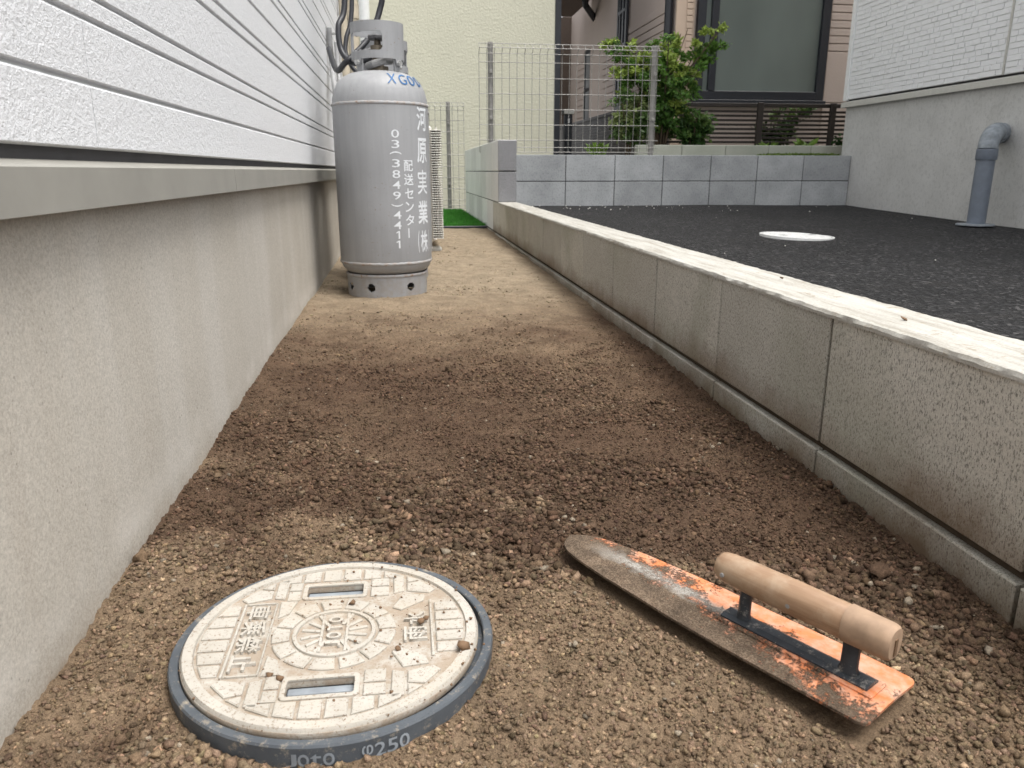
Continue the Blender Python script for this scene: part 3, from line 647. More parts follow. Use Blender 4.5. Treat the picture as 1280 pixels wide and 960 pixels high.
window(3.01, 4.435, 1.16, 3.1, 8.196, 0.085, ph, 'glass', ((3.158, 3.23),))
def side_window(y0, y1, z0, z1, x, cols_, rows_):
    wn_ = empty('window', (0, 0, 0)); wn_.parent = ph; L = ph.location
    def q(n, a, b, c, d, e, f, m): return piece(n, a - L.x, b - L.x, c - L.y, d - L.y, e - L.z, f - L.z, m, wn_, 0.002)
    q('frame', x - 0.03, x, y0, y0 + 0.05, z0, z1, 'black'); q('frame', x - 0.03, x, y1 - 0.05, y1, z0, z1, 'black')
    q('frame', x - 0.03, x, y0 + 0.05, y1 - 0.05, z0, z0 + 0.05, 'black'); q('frame', x - 0.03, x, y0 + 0.05, y1 - 0.05, z1 - 0.05, z1, 'black')
    for i in range(1, cols_): yy = y0 + (y1 - y0) * i / cols_; q('mullion', x - 0.035, x - 0.003, yy - 0.02, yy + 0.02, z0 + 0.05, z1 - 0.05, 'black')
    for i in range(1, rows_): zz = z0 + (z1 - z0) * i / rows_; q('mullion', x - 0.034, x - 0.004, y0 + 0.05, y1 - 0.05, zz - 0.018, zz + 0.018, 'black')
    q('pane', x - 0.014, x - 0.004, y0 + 0.05, y1 - 0.05, z0 + 0.05, z1 - 0.05, 'glass3')
side_window(9.95, 10.38, 1.93, 3.2, 2.795, 3, 3)
side_window(9.95, 10.38, 1.2, 1.7, 2.795, 2, 1)
side_window(12.1, 12.95, 1.10, 2.28, 2.966, 2, 2)
def pl(x, y, z): return (x - ph.location.x, y - ph.location.y, z - ph.location.z)
G().tube([pl(2.755, 8.30, 0.55), pl(2.755, 8.30, 4.5)], 0.045, 12).build('downpipe', 'black', ph)
G().tube([pl(2.90, 11.95, 0.55), pl(2.90, 11.95, 2.45), pl(2.86, 11.9, 2.55), pl(2.62, 11.55, 2.68), pl(2.60, 11.5, 2.75)], 0.045, 12).build('downpipe', 'black', ph)
gq = G().lathe([(0.05, 0), (0.05, 0.1), (0.12, 0.22), (0.12, 0.34), (0.0, 0.34)], 4, pl(2.60, 11.5, 2.72)); gq.build('rainwater_hopper', 'black', ph)
bc = empty('balcony', (0, 0, 0)); bc.parent = ph
def pb(n, a, b, c, d, e, f, m): return piece(n, a - 2.81, b - 2.81, c - 8.2, d - 8.2, e - 0.5, f - 0.5, m, bc, 0.004)
pb('slab', 1.95, 2.81, 10.9, 13.4, 2.86, 2.95, 'soffit'); pb('fascia', 1.93, 2.83, 10.87, 10.9, 2.84, 3.1, 'beigetrim')
for i in range(9): pb('siding_board', 1.925, 1.95, 10.9, 13.4, 2.84 + i * 0.085, 2.915 + i * 0.085, 'white')
P_('eave', 2.70, 9, 7.9, 15, 5.8, 5.95, 'roof', ph)
# dark doorway wall at the end of the alley
aw = empty('alley_wall', (2.2, 14.2, 0), 'brown wall with pale door strip at the end of the alley', 'wall')
P_('panel', 1.76, 2.30, 14.2, 14.3, 0.3, 3.0, 'soffit', aw); P_('door_strip', 2.31, 2.42, 14.21, 14.3, 1.55, 2.6, 'white', aw); P_('panel', 2.43, 3.0, 14.2, 14.3, 0.3, 3.0, 'soffit', aw)
P_('lower_panel', 2.31, 2.42, 14.2, 14.3, 0.3, 1.545, 'black', aw); P_('upper_panel', 2.31, 2.42, 14.2, 14.3, 2.61, 3.0, 'soffit', aw)
mb = empty('letter_box', (1.98, 9.6, 0.55), 'small pale letter box on dark post in the alley beside the yellow house', 'letter box')
P_('box', 1.93, 2.06, 9.55, 9.68, 1.10, 1.155, 'flashing2', mb, 0.004); P_('post', 1.95, 2.04, 9.57, 9.66, 0.55, 1.099, 'black', mb, 0.003); P_('nameplate', 1.985, 2.005, 9.562, 9.569, 1.0, 1.05, 'white', mb)

# ------------------------------------------------------------------ dark slat fences
def slat_fence(name, label, p0, p1, z0, z1, posts, pitch=0.040, sh=0.021):
    o = empty(name, (p0[0], p0[1], z0), label, 'fence', 'dark slat fences'); d = Vector((p1[0] - p0[0], p1[1] - p0[1], 0)); L = d.length; o.rotation_euler = (0, 0, math.atan2(d.y, d.x))
    h = z1 - z0; z = 0.02; first = None
    while z < h - 0.05:
        if first is None: ob = G().box(0, L, -0.006, 0.006, 0, sh, 0.002).build('slat', 'brownal', o); first = ob.data
        else: ob = link(bpy.data.objects.new('slat', first), o)
        ob.location = (0, 0, z); z += pitch
    G().box(-0.005, L + 0.005, -0.02, 0.02, h - 0.035, h, 0.003).build('top_rail', 'brownal', o)
    for p in posts: G().box(p - 0.028, p + 0.028, -0.045, -0.0085, -0.12, h + 0.006, 0.003).build('post', 'brownal', o)
slat_fence('slat_fence', 'dark brown slat fence under the large window', (2.36, 7.4), (5.4, 7.4), 0.64, 1.065, (0.03, 1.04, 1.78, 2.6))
slat_fence('slat_fence', 'dark slat fence receding along the alley side', (2.36, 7.43), (2.36, 13.6), 0.50, 1.085, (0.05, 1.2, 2.4, 3.6, 4.8, 6.1), 0.034, 0.0315)

# ------------------------------------------------------------------ shrubs and weeds
def leaves(name, parent, centers, axes, size, cols_, asp=0.25):
    n = len(centers); c = np.asarray(centers); ax = np.asarray(axes); ax /= np.linalg.norm(ax, axis=1)[:, None] + 1e-9
    r_ = rng.standard_normal((n, 3)); sd_ = np.cross(ax, r_); sd_ /= np.linalg.norm(sd_, axis=1)[:, None] + 1e-9; nm = np.cross(ax, sd_)
    s = np.asarray(size)[:, None]
    V = np.stack([c, c + ax * s * 0.45 + sd_ * s * asp + nm * s * 0.07, c + ax * s - nm * s * 0.12, c + ax * s * 0.45 - sd_ * s * asp + nm * s * 0.07], 1).reshape(-1, 3)
    i = np.arange(n) * 4; F = np.concatenate([np.stack([i, i + 1, i + 2], -1), np.stack([i, i + 2, i + 3], -1)])
    o = mk_np(name, V, F, 'leaf', parent, True, np.repeat(np.clip(cols_, 0.005, 1), 4, 0), 'leafcol'); o['kind'] = 'stuff'; return o
def shrub(loc, label, stems, h, spread, nl, lsize, tint, droop=0.25, name='shrub', lean=(0, 0), young=0.5, group='shrubs behind the block wall'):
    o = empty(name, loc, label, 'shrub', group); gs = G(); C_ = []; A = []; S = []; K = []
    for i in range(stems):
        a = rng.uniform(0, 2 * PI); hh = h * rng.uniform(0.55, 1.0); sp = spread * rng.uniform(0.25, 1.0)
        top = Vector((math.cos(a) * sp + lean[0] * hh, math.sin(a) * sp * 0.55 + lean[1] * hh, hh)); mid = top * 0.5 + Vector((-math.cos(a) * sp * 0.18, 0, hh * 0.12))
        path = [Vector((math.cos(a) * 0.03, math.sin(a) * 0.03, 0)), mid, top]; gs.tube(path, [0.009, 0.006, 0.003], 5)
        for b in range(9):         # branchlets
            t = rng.uniform(0.25, 1.0); p = path[0].lerp(mid, t * 2) if t < 0.5 else mid.lerp(top, t * 2 - 1)
            d = Vector((rng.normal(), rng.normal() * 0.7, rng.normal() * 0.35 + 0.25)).normalized(); Lb = rng.uniform(0.10, 0.24) * h
            gs.tube([p, p + d * Lb * 0.5 + Vector((0, 0, 0.01)), p + d * Lb - Vector((0, 0, Lb * droop))], [0.003, 0.002, 0.0012], 4)
            m = max(6, nl // (stems * 9)); hz = (p.z / h)
            base = np.array(tint[0]) * (1 - hz) + np.array(tint[1]) * hz  # leaf colour brightens upward: light from above put in, besides new growth
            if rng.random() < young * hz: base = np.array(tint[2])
            for k in range(m):
                u = rng.uniform(0.15, 1.0); q = p + d * Lb * u - Vector((0, 0, Lb * droop * u * u))
                C_.append((q.x + rng.normal() * 0.014, q.y + rng.normal() * 0.014, q.z + rng.normal() * 0.012)); dl = d * 0.7 + Vector(rng.normal(0, 0.7, 3)) - Vector((0, 0, droop))
                A.append(dl[:]); S.append(lsize * rng.uniform(0.6, 1.25)); K.append(base * rng.uniform(0.65, 1.4))
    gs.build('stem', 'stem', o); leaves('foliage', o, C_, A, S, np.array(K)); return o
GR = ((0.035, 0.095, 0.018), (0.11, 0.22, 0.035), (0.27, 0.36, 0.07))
shrub((2.30, 7.02, 0.55), 'tall leafy green shrub beside the mesh fence end post', 20, 1.10, 0.50, 17000, 0.040, GR, 0.3, lean=(0.03, 0), young=0.6)
shrub((1.98, 6.95, 0.55), 'pale-leaved low branch of greenery behind the mesh fence', 5, 0.70, 0.22, 1500, 0.06, ((0.04, 0.09, 0.02), (0.12, 0.19, 0.06), (0.25, 0.31, 0.12)), 0.4, lean=(-0.05, 0), young=0.7)
shrub((2.62, 7.05, 0.55), 'small dark leafy shrub at the foot of the slat fence, left of its post', 8, 0.42, 0.26, 1500, 0.055, ((0.035, 0.085, 0.02), (0.06, 0.13, 0.03), (0.12, 0.2, 0.05)), 0.2)
shrub((3.75, 7.72, 0.55), 'dark shrub showing through the slat fence near the white house', 9, 0.52, 0.32, 1700, 0.05, ((0.02, 0.05, 0.012), (0.05, 0.10, 0.025), (0.1, 0.16, 0.04)), 0.2)
shrub((4.22, 7.12, 0.55), 'low dark tuft beside the white house corner', 5, 0.22, 0.16, 420, 0.04, ((0.02, 0.05, 0.012), (0.03, 0.075, 0.02), (0.08, 0.14, 0.03)), 0.2)
def weed(x, y, h, label, n=70):
    o = empty('weed', (x, y, 0.55), label, 'weed', 'weeds behind the block wall'); C_ = []; A = []
    for i in range(n): a = rng.uniform(0, 2 * PI); r_ = rng.uniform(0, 0.07); C_.append((math.cos(a) * r_, math.sin(a) * r_ * 0.6, rng.uniform(0, h * 0.6))); A.append((math.cos(a), math.sin(a), rng.uniform(0.4, 1.6)))
    leaves('foliage', o, C_, A, np.full(n, h * 0.5), np.array([0.16, 0.26, 0.05]) * rng.uniform(0.6, 1.3, (n, 1)), 0.22)
    G().tube([(0, 0, 0), (0, 0, h * 0.5)], 0.003, 5).build('stem', 'stem', o)
weed(3.66, 6.93, 0.19, 'bright green weed below the dark shrub in the slat fence', 90)
weed(3.30, 6.92, 0.16, 'small yellow-green weed on the kerb beside the fence post')
weed(1.62, 6.55, 0.13, 'small green weed at the foot of the mesh fence')
nm_ = 3000; mx = rng.uniform(3.1, 3.66, nm_); my = rng.uniform(6.34, 6.74, nm_)
CX = np.stack([mx, my, np.full(nm_, 0.556)], -1); AX = np.stack([rng.normal(0, .5, nm_), rng.normal(0, .5, nm_), np.ones(nm_)], -1)
o = leaves('moss', None, CX, AX, rng.uniform(0.012, 0.04, nm_), np.array([0.13, 0.20, 0.04]) * rng.uniform(0.6, 1.4, (nm_, 1)), 0.25); tag(o, 'low green moss between grey block wall and kerb', 'moss', None, 'stuff')

# ------------------------------------------------------------------ white house on the right
XR = 3.69; rh = empty('brick_siding_house', (XR, 6.3, 0), 'white brick-pattern siding house with grey rendered foundation', 'house')
YR0, YR1 = 1.2, 6.365
P_('foundation', XR, XR + 4, YR0, YR1, -0.2, 0.965, 'render', rh, 0.003)
P_('starter_strip', XR + 0.003, XR + 4, YR0, YR1 + 0.01, 0.965, 1.02, 'dark', rh)
gq = G(); prof = [(-0.008, 0.997), (-0.032, 0.988), (-0.034, 0.950), (-0.031, 0.950), (-0.028, 0.984), (-0.008, 0.990)]
m = len(prof); v = [(x, YR0 - 6.3, z) for x, z in prof] + [(x, YR1 + 0.03 - 6.3, z) for x, z in prof]
mk('drip_flashing', v, [tuple(range(m - 1, -1, -1)), tuple(range(m, 2 * m))] + [(i, (i + 1) % m, m + (i + 1) % m, m + i) for i in range(m)], 'flashing2', rh)
P_('siding_backing', XR - 0.010, XR + 4, YR0, YR1 - 0.03, 1.012, 5.6, 'white', rh)
P_('corner_trim', XR - 0.026, XR + 0.09, YR1 - 0.028, YR1 + 0.02, 1.005, 5.6, 'white', rh)
P_('eave', XR - 0.4, XR + 4, YR0 - 0.3, YR1 + 0.4, 5.6, 5.75, 'white', rh)
P_('panel_joint', XR - 0.019, XR - 0.0105, 4.60, 4.612, 1.012, 3.0, 'flashing2', rh)
CH = 0.035; bricks = []; meshes = {}; rest = G()
z = 1.014; row = 0
while z < 2.0:
    y = 6.33 - (0.02 + 0.05 * random.random())
    y1 = 6.334
    while y1 > 3.0:
        L = random.choice((0.06, 0.085, 0.11, 0.14)); y0 = y1 - L
        if y0 < 4.614 < y1 and y1 - 4.614 > 0.02: bricks.append((4.614, y1 - 0.004, z, round(y1 - 4.614, 3)))
        if y0 < 4.598 < y1 and 4.598 - y0 > 0.02: bricks.append((y0, 4.594, z, round(4.598 - y0, 3)))
        if not (y0 < 4.614 and y1 > 4.598): bricks.append((y0, y1 - 0.004, z, L))
        y1 = y0
    z += CH; row += 1
vis = [b for b in bricks if b[0] > 4.15 and b[2] < 1.05 + (b[0] - 4.1) * 0.34 + 0.35]
vis.sort(key=lambda b: b[0]); chosen = set(id(b) for b in vis[:295])
for b in bricks:
    y0, y1, z, L = b; pr = random.choice((0.003, 0.0045, 0.006))
    if id(b) in chosen:
        key = (L, pr)
        if key not in meshes:
            o = G().box(-pr, 0.0, 0, L - 0.004, 0, CH - 0.004, 0.0015).build('brick', 'siding2', rh); meshes[key] = o.data
        else: o = link(bpy.data.objects.new('brick', meshes[key]), rh)
        o.location = (-0.0105, y0 - 6.3, z)
    else: rest.add(*(lambda q: (q.v, q.f))(G().box(-0.0105 - pr, -0.0105, y0 - 6.3, y1 - 6.3, z, z + CH - 0.004, 0.0015)))
o = rest.build('brick_field', 'siding2', rh); o['kind'] = 'stuff'

# grey drain pipe coming out of the rendered foundation
dp = empty('drain_pipe', (3.505, 4.42, 0.1), 'grey plastic drain pipe with elbow entering the rendered foundation', 'pipe')
zb = asph_z(3.505, 4.42) - 0.1
o = G().tube([(0, 0, zb - 0.05), (0, 0, 0.462)], 0.052, 32).build('pipe', 'pvc', dp); autosmooth(o)
o = G().lathe([(0.0575, 0.405), (0.0595, 0.408), (0.0595, 0.468), (0.0575, 0.470), (0.052, 0.470)], 32).build('coupling', 'pvc', dp); autosmooth(o)
el = [(0.0, 0, 0.470)] + [(0.085 - 0.085 * math.cos(t), 0.06 * (1 - math.cos(t)), 0.470 + 0.095 * math.sin(t)) for t in [R(10 * i) for i in range(1, 10)]] + [(0.12, 0.085, 0.566)]
o = G().tube(el, 0.056, 28).build('elbow', 'pvcdirty', dp); autosmooth(o)
o = G().tube([(0.10, 0.07, 0.566), (0.20, 0.14, 0.568)], 0.0605, 28).build('socket', 'pvcdirty', dp); autosmooth(o)
o = G().lathe([(0.0, 0.004), (0.1, 0.006), (0.106, 0.004), (0.107, -0.004)], 40, (-0.02, -0.02, zb + 0.012)).build('floor_collar', 'pvcdirty', dp); autosmooth(o)

# ------------------------------------------------------------------ white manhole cover in the asphalt
mc = empty('manhole_cover', (2.085, 3.95, asph_z(2.085, 3.95) + 0.008), 'round white manhole cover set in the dark asphalt', 'manhole cover')
mc.rotation_euler = (math.atan(0.031), R(1.5), R(20))
o = G().lathe([(0, 0.0), (0.168, 0.0), (0.176, -0.001), (0.178, -0.004), (0.178, -0.03)], 64).build('lid', 'lidw', mc); autosmooth(o)
o = G().lathe([(0.181, -0.03), (0.181, -0.001), (0.192, -0.001), (0.193, -0.03)], 64).build('ring', 'lidw', mc); autosmooth(o)
for sx in (-0.105, 0.105): G().box(sx - 0.028, sx + 0.028, -0.014, 0.014, -0.004, 0.0015, 0.001).build('grip', 'conduit', mc)
for r_ in (0.05, 0.135): G().lathe([(r_, -0.001), (r_ + 0.001, 0.002), (r_ + 0.006, 0.002), (r_ + 0.007, -0.001)], 48).build('raised_ring', 'lidw', mc)
for k in range(12):
    a = 2 * PI * k / 12; o = G().box(0.062, 0.128, -0.010, 0.010, -0.001, 0.002, 0.001).build('raised_bar', 'lidw', mc); o.rotation_euler = (0, 0, a)
    if abs(math.sin(a)) < 0.2: o.scale = (0.3, 1, 1); o.location = (0.045 * math.cos(a), 0, 0)

# ------------------------------------------------------------------ gas cylinders
CYL = (-0.071, 2.85); RB = 0.163
def ring_band(n, m, r0, r1, fz, holes, th=0.0035):
    """curved sheet with openings: grid over angle and height; fz(a)->(zlow, zhigh); holes(a, z)->True where open"""
    g = G(); v = {}; f = []
    def vid(i, j, side):
        key = (i % n, j, side)
        if key not in v:
            a = 2 * PI * i / n; zl, zh = fz(a); t = j / m; z = zl + (zh - zl) * t; r_ = r0 + (r1 - r0) * t - (th if side else 0)
            v[key] = len(g.v); g.v.append((r_ * math.sin(a), -r_ * math.cos(a), z))
        return v[key]
    solid = lambda i, j: 0 <= j < m and not holes((2 * PI * ((i % n) + 0.5) / n), sum(fz(2 * PI * ((i % n) + 0.5) / n)[k] * (1 - (j + 0.5) / m if k == 0 else (j + 0.5) / m) for k in (0, 1)))
    S = [[solid(i, j) for j in range(m)] for i in range(n)]; s = lambda i, j: 0 <= j < m and S[i % n][j]
    for i in range(n):
        for j in range(m):
            if not S[i][j]: continue
            g.f.append((vid(i, j, 0), vid(i + 1, j, 0), vid(i + 1, j + 1, 0), vid(i, j + 1, 0)))
            g.f.append((vid(i, j + 1, 1), vid(i + 1, j + 1, 1), vid(i + 1, j, 1), vid(i, j, 1)))
            for di, dj, e in ((1, 0, ((1, 0), (1, 1))), (-1, 0, ((0, 1), (0, 0))), (0, 1, ((1, 1), (0, 1))), (0, -1, ((0, 0), (1, 0)))):
                if not s(i + di, j + dj):
                    (a, b), (c, d) = e; g.f.append((vid(i + a, j + b, 0), vid(i + c, j + d, 0), vid(i + c, j + d, 1), vid(i + a, j + b, 1)))
    return g
angd = lambda a, b: (a - b + PI) % (2 * PI) - PI
body_prof = [(0.02, 0.073), (0.06, 0.071), (0.10, 0.072), (0.125, 0.077), (0.143, 0.087), (0.154, 0.099), (0.160, 0.112), (RB, 0.125), (RB, 0.30), (RB, 0.48), (RB, 0.642), (0.1615, 0.664), (0.155, 0.692), (0.143, 0.716), (0.125, 0.734), (0.100, 0.747), (0.07, 0.754), (0.03, 0.757), (0.0, 0.757)]
def dome_r(z):
    pr = [(r_, z_) for r_, z_ in body_prof if z_ >= 0.64]
    for (ra, za), (rb, zb_) in zip(pr, pr[1:]):
        if za <= z <= zb_: return ra + (rb - ra) * (z - za) / max(zb_ - za, 1e-6)
    return 0
def gas_cylinder(loc, label, rot, lettering):
    o = empty('gas_cylinder', (*loc, soil_z(*loc) - 0.004), label, 'gas cylinder', 'gas cylinders by the house wall', rot)
    b = G().lathe(body_prof, 72).build('body', 'paint', o); autosmooth(b, 50)
    for zc in (0.646, 0.120):
        gg = G(); n = 96; v = []
        for k in range(n):
            a = 2 * PI * k / n; wv = 0.0008 * math.sin(k * 2.7) + random.uniform(-.0006, .0006); rr = (RB if zc > 0.3 else 0.1622)
            for q in range(6): t = PI * q / 5; v.append(((rr - 0.001 + (0.0035 + wv) * math.sin(t)) * math.sin(a), -(rr - 0.001 + (0.0035 + wv) * math.sin(t)) * math.cos(a), zc + 0.0055 * math.cos(t) + wv))
        gg.add(v, [(k * 6 + q, ((k + 1) % n) * 6 + q, ((k + 1) % n) * 6 + q + 1, k * 6 + q + 1) for k in range(n) for q in range(5)])
        gg.build('weld_bead', 'weld', b, True)
    # foot ring with round drain holes
    hc = [R(x) for x in (-62, -22, 36, 84, 140, 200, 250)]
    def hole(a, z): return any((angd(a, h) * 0.142) ** 2 + (z - 0.036) ** 2 < 0.0145 ** 2 for h in hc)
    fr = ring_band(240, 26, 0.142, 0.1435, lambda a: (0.0, 0.076), hole, 0.004).build('foot_ring', 'paint', o); autosmooth(fr, 40)
    gw = G().lathe([(0.1425, 0.070), (0.1465, 0.073), (0.1465, 0.078), (0.1425, 0.081)], 72); gw.build('weld_bead', 'weld', fr, True)
    # collar (valve guard): tall at the front, handle opening to the left
    def fz(a):
        lug = sum(max(0, 1 - abs(angd(a, R(h))) / 0.17) for h in (-47, 52, 130, 228)); return (0.790 - 0.022 * min(1, lug * 2.2), 0.905)
    def rr(a, a0, a1, z, z0, z1, rad, r_=0.088):
        x = angd(a, R((a0 + a1) / 2)) * r_; hw = R(a1 - a0) / 2 * r_; dz = z - (z0 + z1) / 2; hz = (z1 - z0) / 2
        qx = max(abs(x) - hw + rad, 0); qz = max(abs(dz) - hz + rad, 0); return abs(x) < hw and abs(dz) < hz and qx * qx + qz * qz < rad * rad
    def hole(a, z): return rr(a, -72, 12, z, 0.815, 0.872, 0.012) or rr(a, 150, 250, z, 0.815, 0.875, 0.012) or rr(a, 96, 136, z, 0.83, 0.872, 0.01)
    cl = ring_band(300, 42, 0.0885, 0.0885, fz, hole).build('collar', 'paint', o); autosmooth(cl, 40)
    for h in (-47, 52, 130, 228):
        a = R(h); d = Vector((math.sin(a), -math.cos(a), 0)); p = d * 0.087 + Vector((0, 0, 0.778))
        G().tube([p, p + d * 0.010], 0.009, 6).build('bolt', 'zinc', cl)
        q = d * 0.082; t_ = Vector((d.y, -d.x, 0)) * 0.012
        G().add([q + t_ + Vector((0, 0, 0.735)), q - t_ + Vector((0, 0, 0.735)), q - t_ + Vector((0, 0, 0.79)), q + t_ + Vector((0, 0, 0.79))] + [x - d * 0.006 for x in (q + t_ + Vector((0, 0, 0.735)), q - t_ + Vector((0, 0, 0.735)), q - t_ + Vector((0, 0, 0.79)), q + t_ + Vector((0, 0, 0.79)))],
                [(0, 1, 2, 3), (7, 6, 5, 4), (0, 4, 5, 1), (2, 6, 7, 3), (1, 5, 6, 2), (0, 3, 7, 4)]).build('lug', 'paint', cl)
    # valve
    va = empty('valve', (0, 0, 0)); va.parent = o
    autosmooth(G().lathe([(0.0, 0.755), (0.034, 0.755), (0.034, 0.772), (0.020, 0.775), (0.018, 0.80), (0.024, 0.803), (0.024, 0.838), (0.012, 0.842), (0.010, 0.858), (0, 0.858)], 24).build('valve_body', 'brass', va), 40)
    gh = G(); n = 40; gh.lathe([(0.0, 0.856), (0.026, 0.856), (0.031, 0.860), (0.031, 0.868), (0.026, 0.872), (0, 0.872)], n)
    for i, (x, y, z) in enumerate(gh.v):
        r_ = math.hypot(x, y); a = math.atan2(y, x); s = 1 + 0.09 * math.cos(7 * a) if r_ > 0.02 else 1; gh.v[i] = (x * s, y * s, z)
    autosmooth(gh.build('handwheel', 'valvegrey', va), 40)
    G().tube([(0, 0, 0.82), (-0.05, 0.02, 0.815)], [0.013, 0.011], 10).build('outlet', 'brass', va)
    G().tube([(-0.035, -0.03, 0.77), (-0.015, -0.055, 0.775), (0.02, -0.05, 0.785), (0.04, -0.01, 0.79)], 0.012, 10).build('coupling', 'conduit', va)
    if lettering: letters(o)
    return o
def wrap(o_parent, name, ch, ang, zc, wch, hch, mat='lettering', bold=0.012, r_=RB, off=0.0007, rot90=False, dome=False, slant=0.0):
    me = text_mesh(ch, 1.0, 0.0, bold); v = me_np(me)
    if len(v) == 0: return
    bm = bmesh.new(); bm.from_mesh(me); bpy.data.meshes.remove(me)
    if rot90:
        for q in bm.verts: q.co = Vector((q.co.y, -q.co.x, 0))
    xs_ = [q.co.x for q in bm.verts]; ys_ = [q.co.y for q in bm.verts]; x0, x1, y0, y1 = min(xs_), max(xs_), min(ys_), max(ys_)
    sx = wch / max(x1 - x0, 1e-6); sy = hch / max(y1 - y0, 1e-6)
    for q in bm.verts: q.co = Vector(((q.co.x - (x0 + x1) / 2) * sx, (q.co.y - (y0 + y1) / 2) * sy, 0)); q.co.x += slant * q.co.y
    for axis, ext in ((0, wch), (1, hch if dome else 0)):
        k = -ext / 2 + 0.006
        while k < ext / 2:
            co = (k, 0, 0) if axis == 0 else (0, k, 0); no = (1, 0, 0) if axis == 0 else (0, 1, 0)
            bmesh.ops.bisect_plane(bm, geom=bm.verts[:] + bm.edges[:] + bm.faces[:], plane_co=co, plane_no=no); k += 0.006
    for q in bm.verts:
        z = zc + q.co.y; rad = (dome_r(z) if dome else r_) + off; a = R(ang) + q.co.x / max(rad, 0.05); q.co = Vector((rad * math.sin(a), -rad * math.cos(a), z + (off if dome else 0)))
    bmesh.ops.recalc_face_normals(bm, faces=bm.faces[:]); g = G().bm(bm); return g.build(name, mat, o_parent)
def letters(o):
    L = empty('lettering', (0, 0, 0)); L.parent = o
    for ch, a, zc, wd, hg in (('河', 59, 0.600, 0.062, 0.078), ('原', 58, 0.497, 0.062, 0.082), ('業', 56.5, 0.291, 0.062, 0.079)): wrap(L, 'character', ch, a, zc, wd, hg, bold=0.016)
    wrap(L, 'character', '実', 57, 0.393, 0.060, 0.082, bold=0.006); wrap(L, 'character', '(', 45.5, 0.192, 0.007, 0.075, bold=0.014); wrap(L, 'character', '株', 57, 0.192, 0.044, 0.074, bold=0.014); wrap(L, 'character', ')', 68.5, 0.192, 0.007, 0.075, bold=0.014)
    for ch, zc, hg, wd in (('配', 0.447, 0.036, 0.036), ('送', 0.402, 0.038, 0.038), ('セ', 0.356, 0.034, 0.034), ('ン', 0.312, 0.034, 0.034), ('タ', 0.268, 0.036, 0.034)): wrap(L, 'character', ch, 33.0, zc, wd, hg, bold=0.012)
    wrap(L, 'character', 'ー', 30.5, 0.224, 0.0045, 0.032, rot90=True)
    zs_ = [(0.549, '0'), (0.516, '3'), (0.488, '('), (0.455, '3'), (0.420, '8'), (0.385, '4'), (0.350, '9'), (0.318, ')'), (0.286, '4'), (0.252, '4'), (0.219, '1'), (0.187, '1')]
    for i, (zc, ch) in enumerate(zs_):
        a = 17.4 - 1.0 * i / 11
        if ch in '()': wrap(L, 'character', ch, a, zc, 0.040, 0.010, rot90=True, bold=0.012)
        else: wrap(L, 'character', ch, a, zc, 0.013 if ch == '1' else 0.027, 0.026, bold=0.004)
    for ch, a, zc in (('X', 19, 0.722), ('G', 35, 0.720), ('0', 50, 0.719), ('0', 66, 0.719)):
        wrap(L, 'marker_character', ch, a, zc, 0.030, 0.034, 'blue', 0.0, dome=True, off=0.0012, slant=0.2)
c1 = gas_cylinder(CYL, 'grey gas cylinder with white Japanese lettering by the house wall', 0, True)
c2 = gas_cylinder((-0.055, 3.24), 'second grey gas cylinder half hidden behind the lettered one', R(95), False)

# ------------------------------------------------------------------ hoses, conduits and pipes on the left wall
def bez(pts, n=14):
    P = [Vector(p) for p in pts]; out = []
    for i in range(len(P) - 1):
        p0 = P[max(i - 1, 0)]; p1 = P[i]; p2 = P[i + 1]; p3 = P[min(i + 2, len(P) - 1)]
        for k in range(n):
            t = k / n; out.append(0.5 * ((2 * p1) + (-p0 + p2) * t + (2 * p0 - 5 * p1 + 4 * p2 - p3) * t * t + (-p0 + 3 * p1 - 3 * p2 + p3) * t ** 3))
    return out + [P[-1]]
def pipe(name, pts, r_, mat, label, cat, group=None, n=12):
    o = G().tube(bez(pts), r_, n).build(name, mat); autosmooth(o, 60); return tag(o, label, cat, group)
gh = 'black gas hoses above the cylinders'
pipe('gas_hose', [(-0.19, 3.12, 1.5), (-0.187, 3.1, 1.05), (-0.212, 3.06, 0.94), (-0.205, 3.04, 0.86), (-0.17, 3.0, 0.815), (-0.13, 2.93, 0.808), (-0.09, 2.90, 0.812)], 0.0105, 'hose', 'leftmost black gas hose curving down to the lettered cylinder valve', 'hose', gh)
pipe('gas_hose', [(-0.16, 3.3, 1.5), (-0.17, 3.24, 1.05), (-0.196, 3.2, 0.92), (-0.196, 3.18, 0.86), (-0.16, 3.16, 0.80), (-0.11, 3.18, 0.79), (-0.06, 3.22, 0.80)], 0.0085, 'hose', 'thin black gas hose hanging close behind the leftmost one', 'hose', gh)
pipe('gas_hose', [(-0.02, 3.05, 1.5), (-0.045, 3.05, 1.10), (-0.065, 3.05, 0.99), (-0.105, 3.02, 0.90), (-0.16, 2.98, 0.835), (-0.19, 2.98, 0.81), (-0.23, 3.1, 0.80), (-0.27, 3.3, 0.9)], 0.0105, 'hose', 'black gas hose passing diagonally behind the collar opening', 'hose', gh)
pipe('conduit', [(-0.297, 3.7, 1.04), (-0.294, 3.7, 0.9), (-0.275, 3.55, 0.78), (-0.26, 3.5, 0.6)], 0.011, 'conduit', 'grey conduit bending down the white siding under the bracket', 'conduit', 'conduits on the white siding')
pipe('conduit', [(-0.27, 3.7, 0.98), (-0.262, 3.65, 0.84), (-0.245, 3.5, 0.72), (-0.24, 3.45, 0.6)], 0.0095, 'conduit', 'thinner grey conduit beside the bracket conduit', 'conduit', 'conduits on the white siding')
br = empty('pipe_bracket', (-0.31, 3.75, 1.0), 'small zinc pipe bracket on the white siding above the conduits', 'bracket')
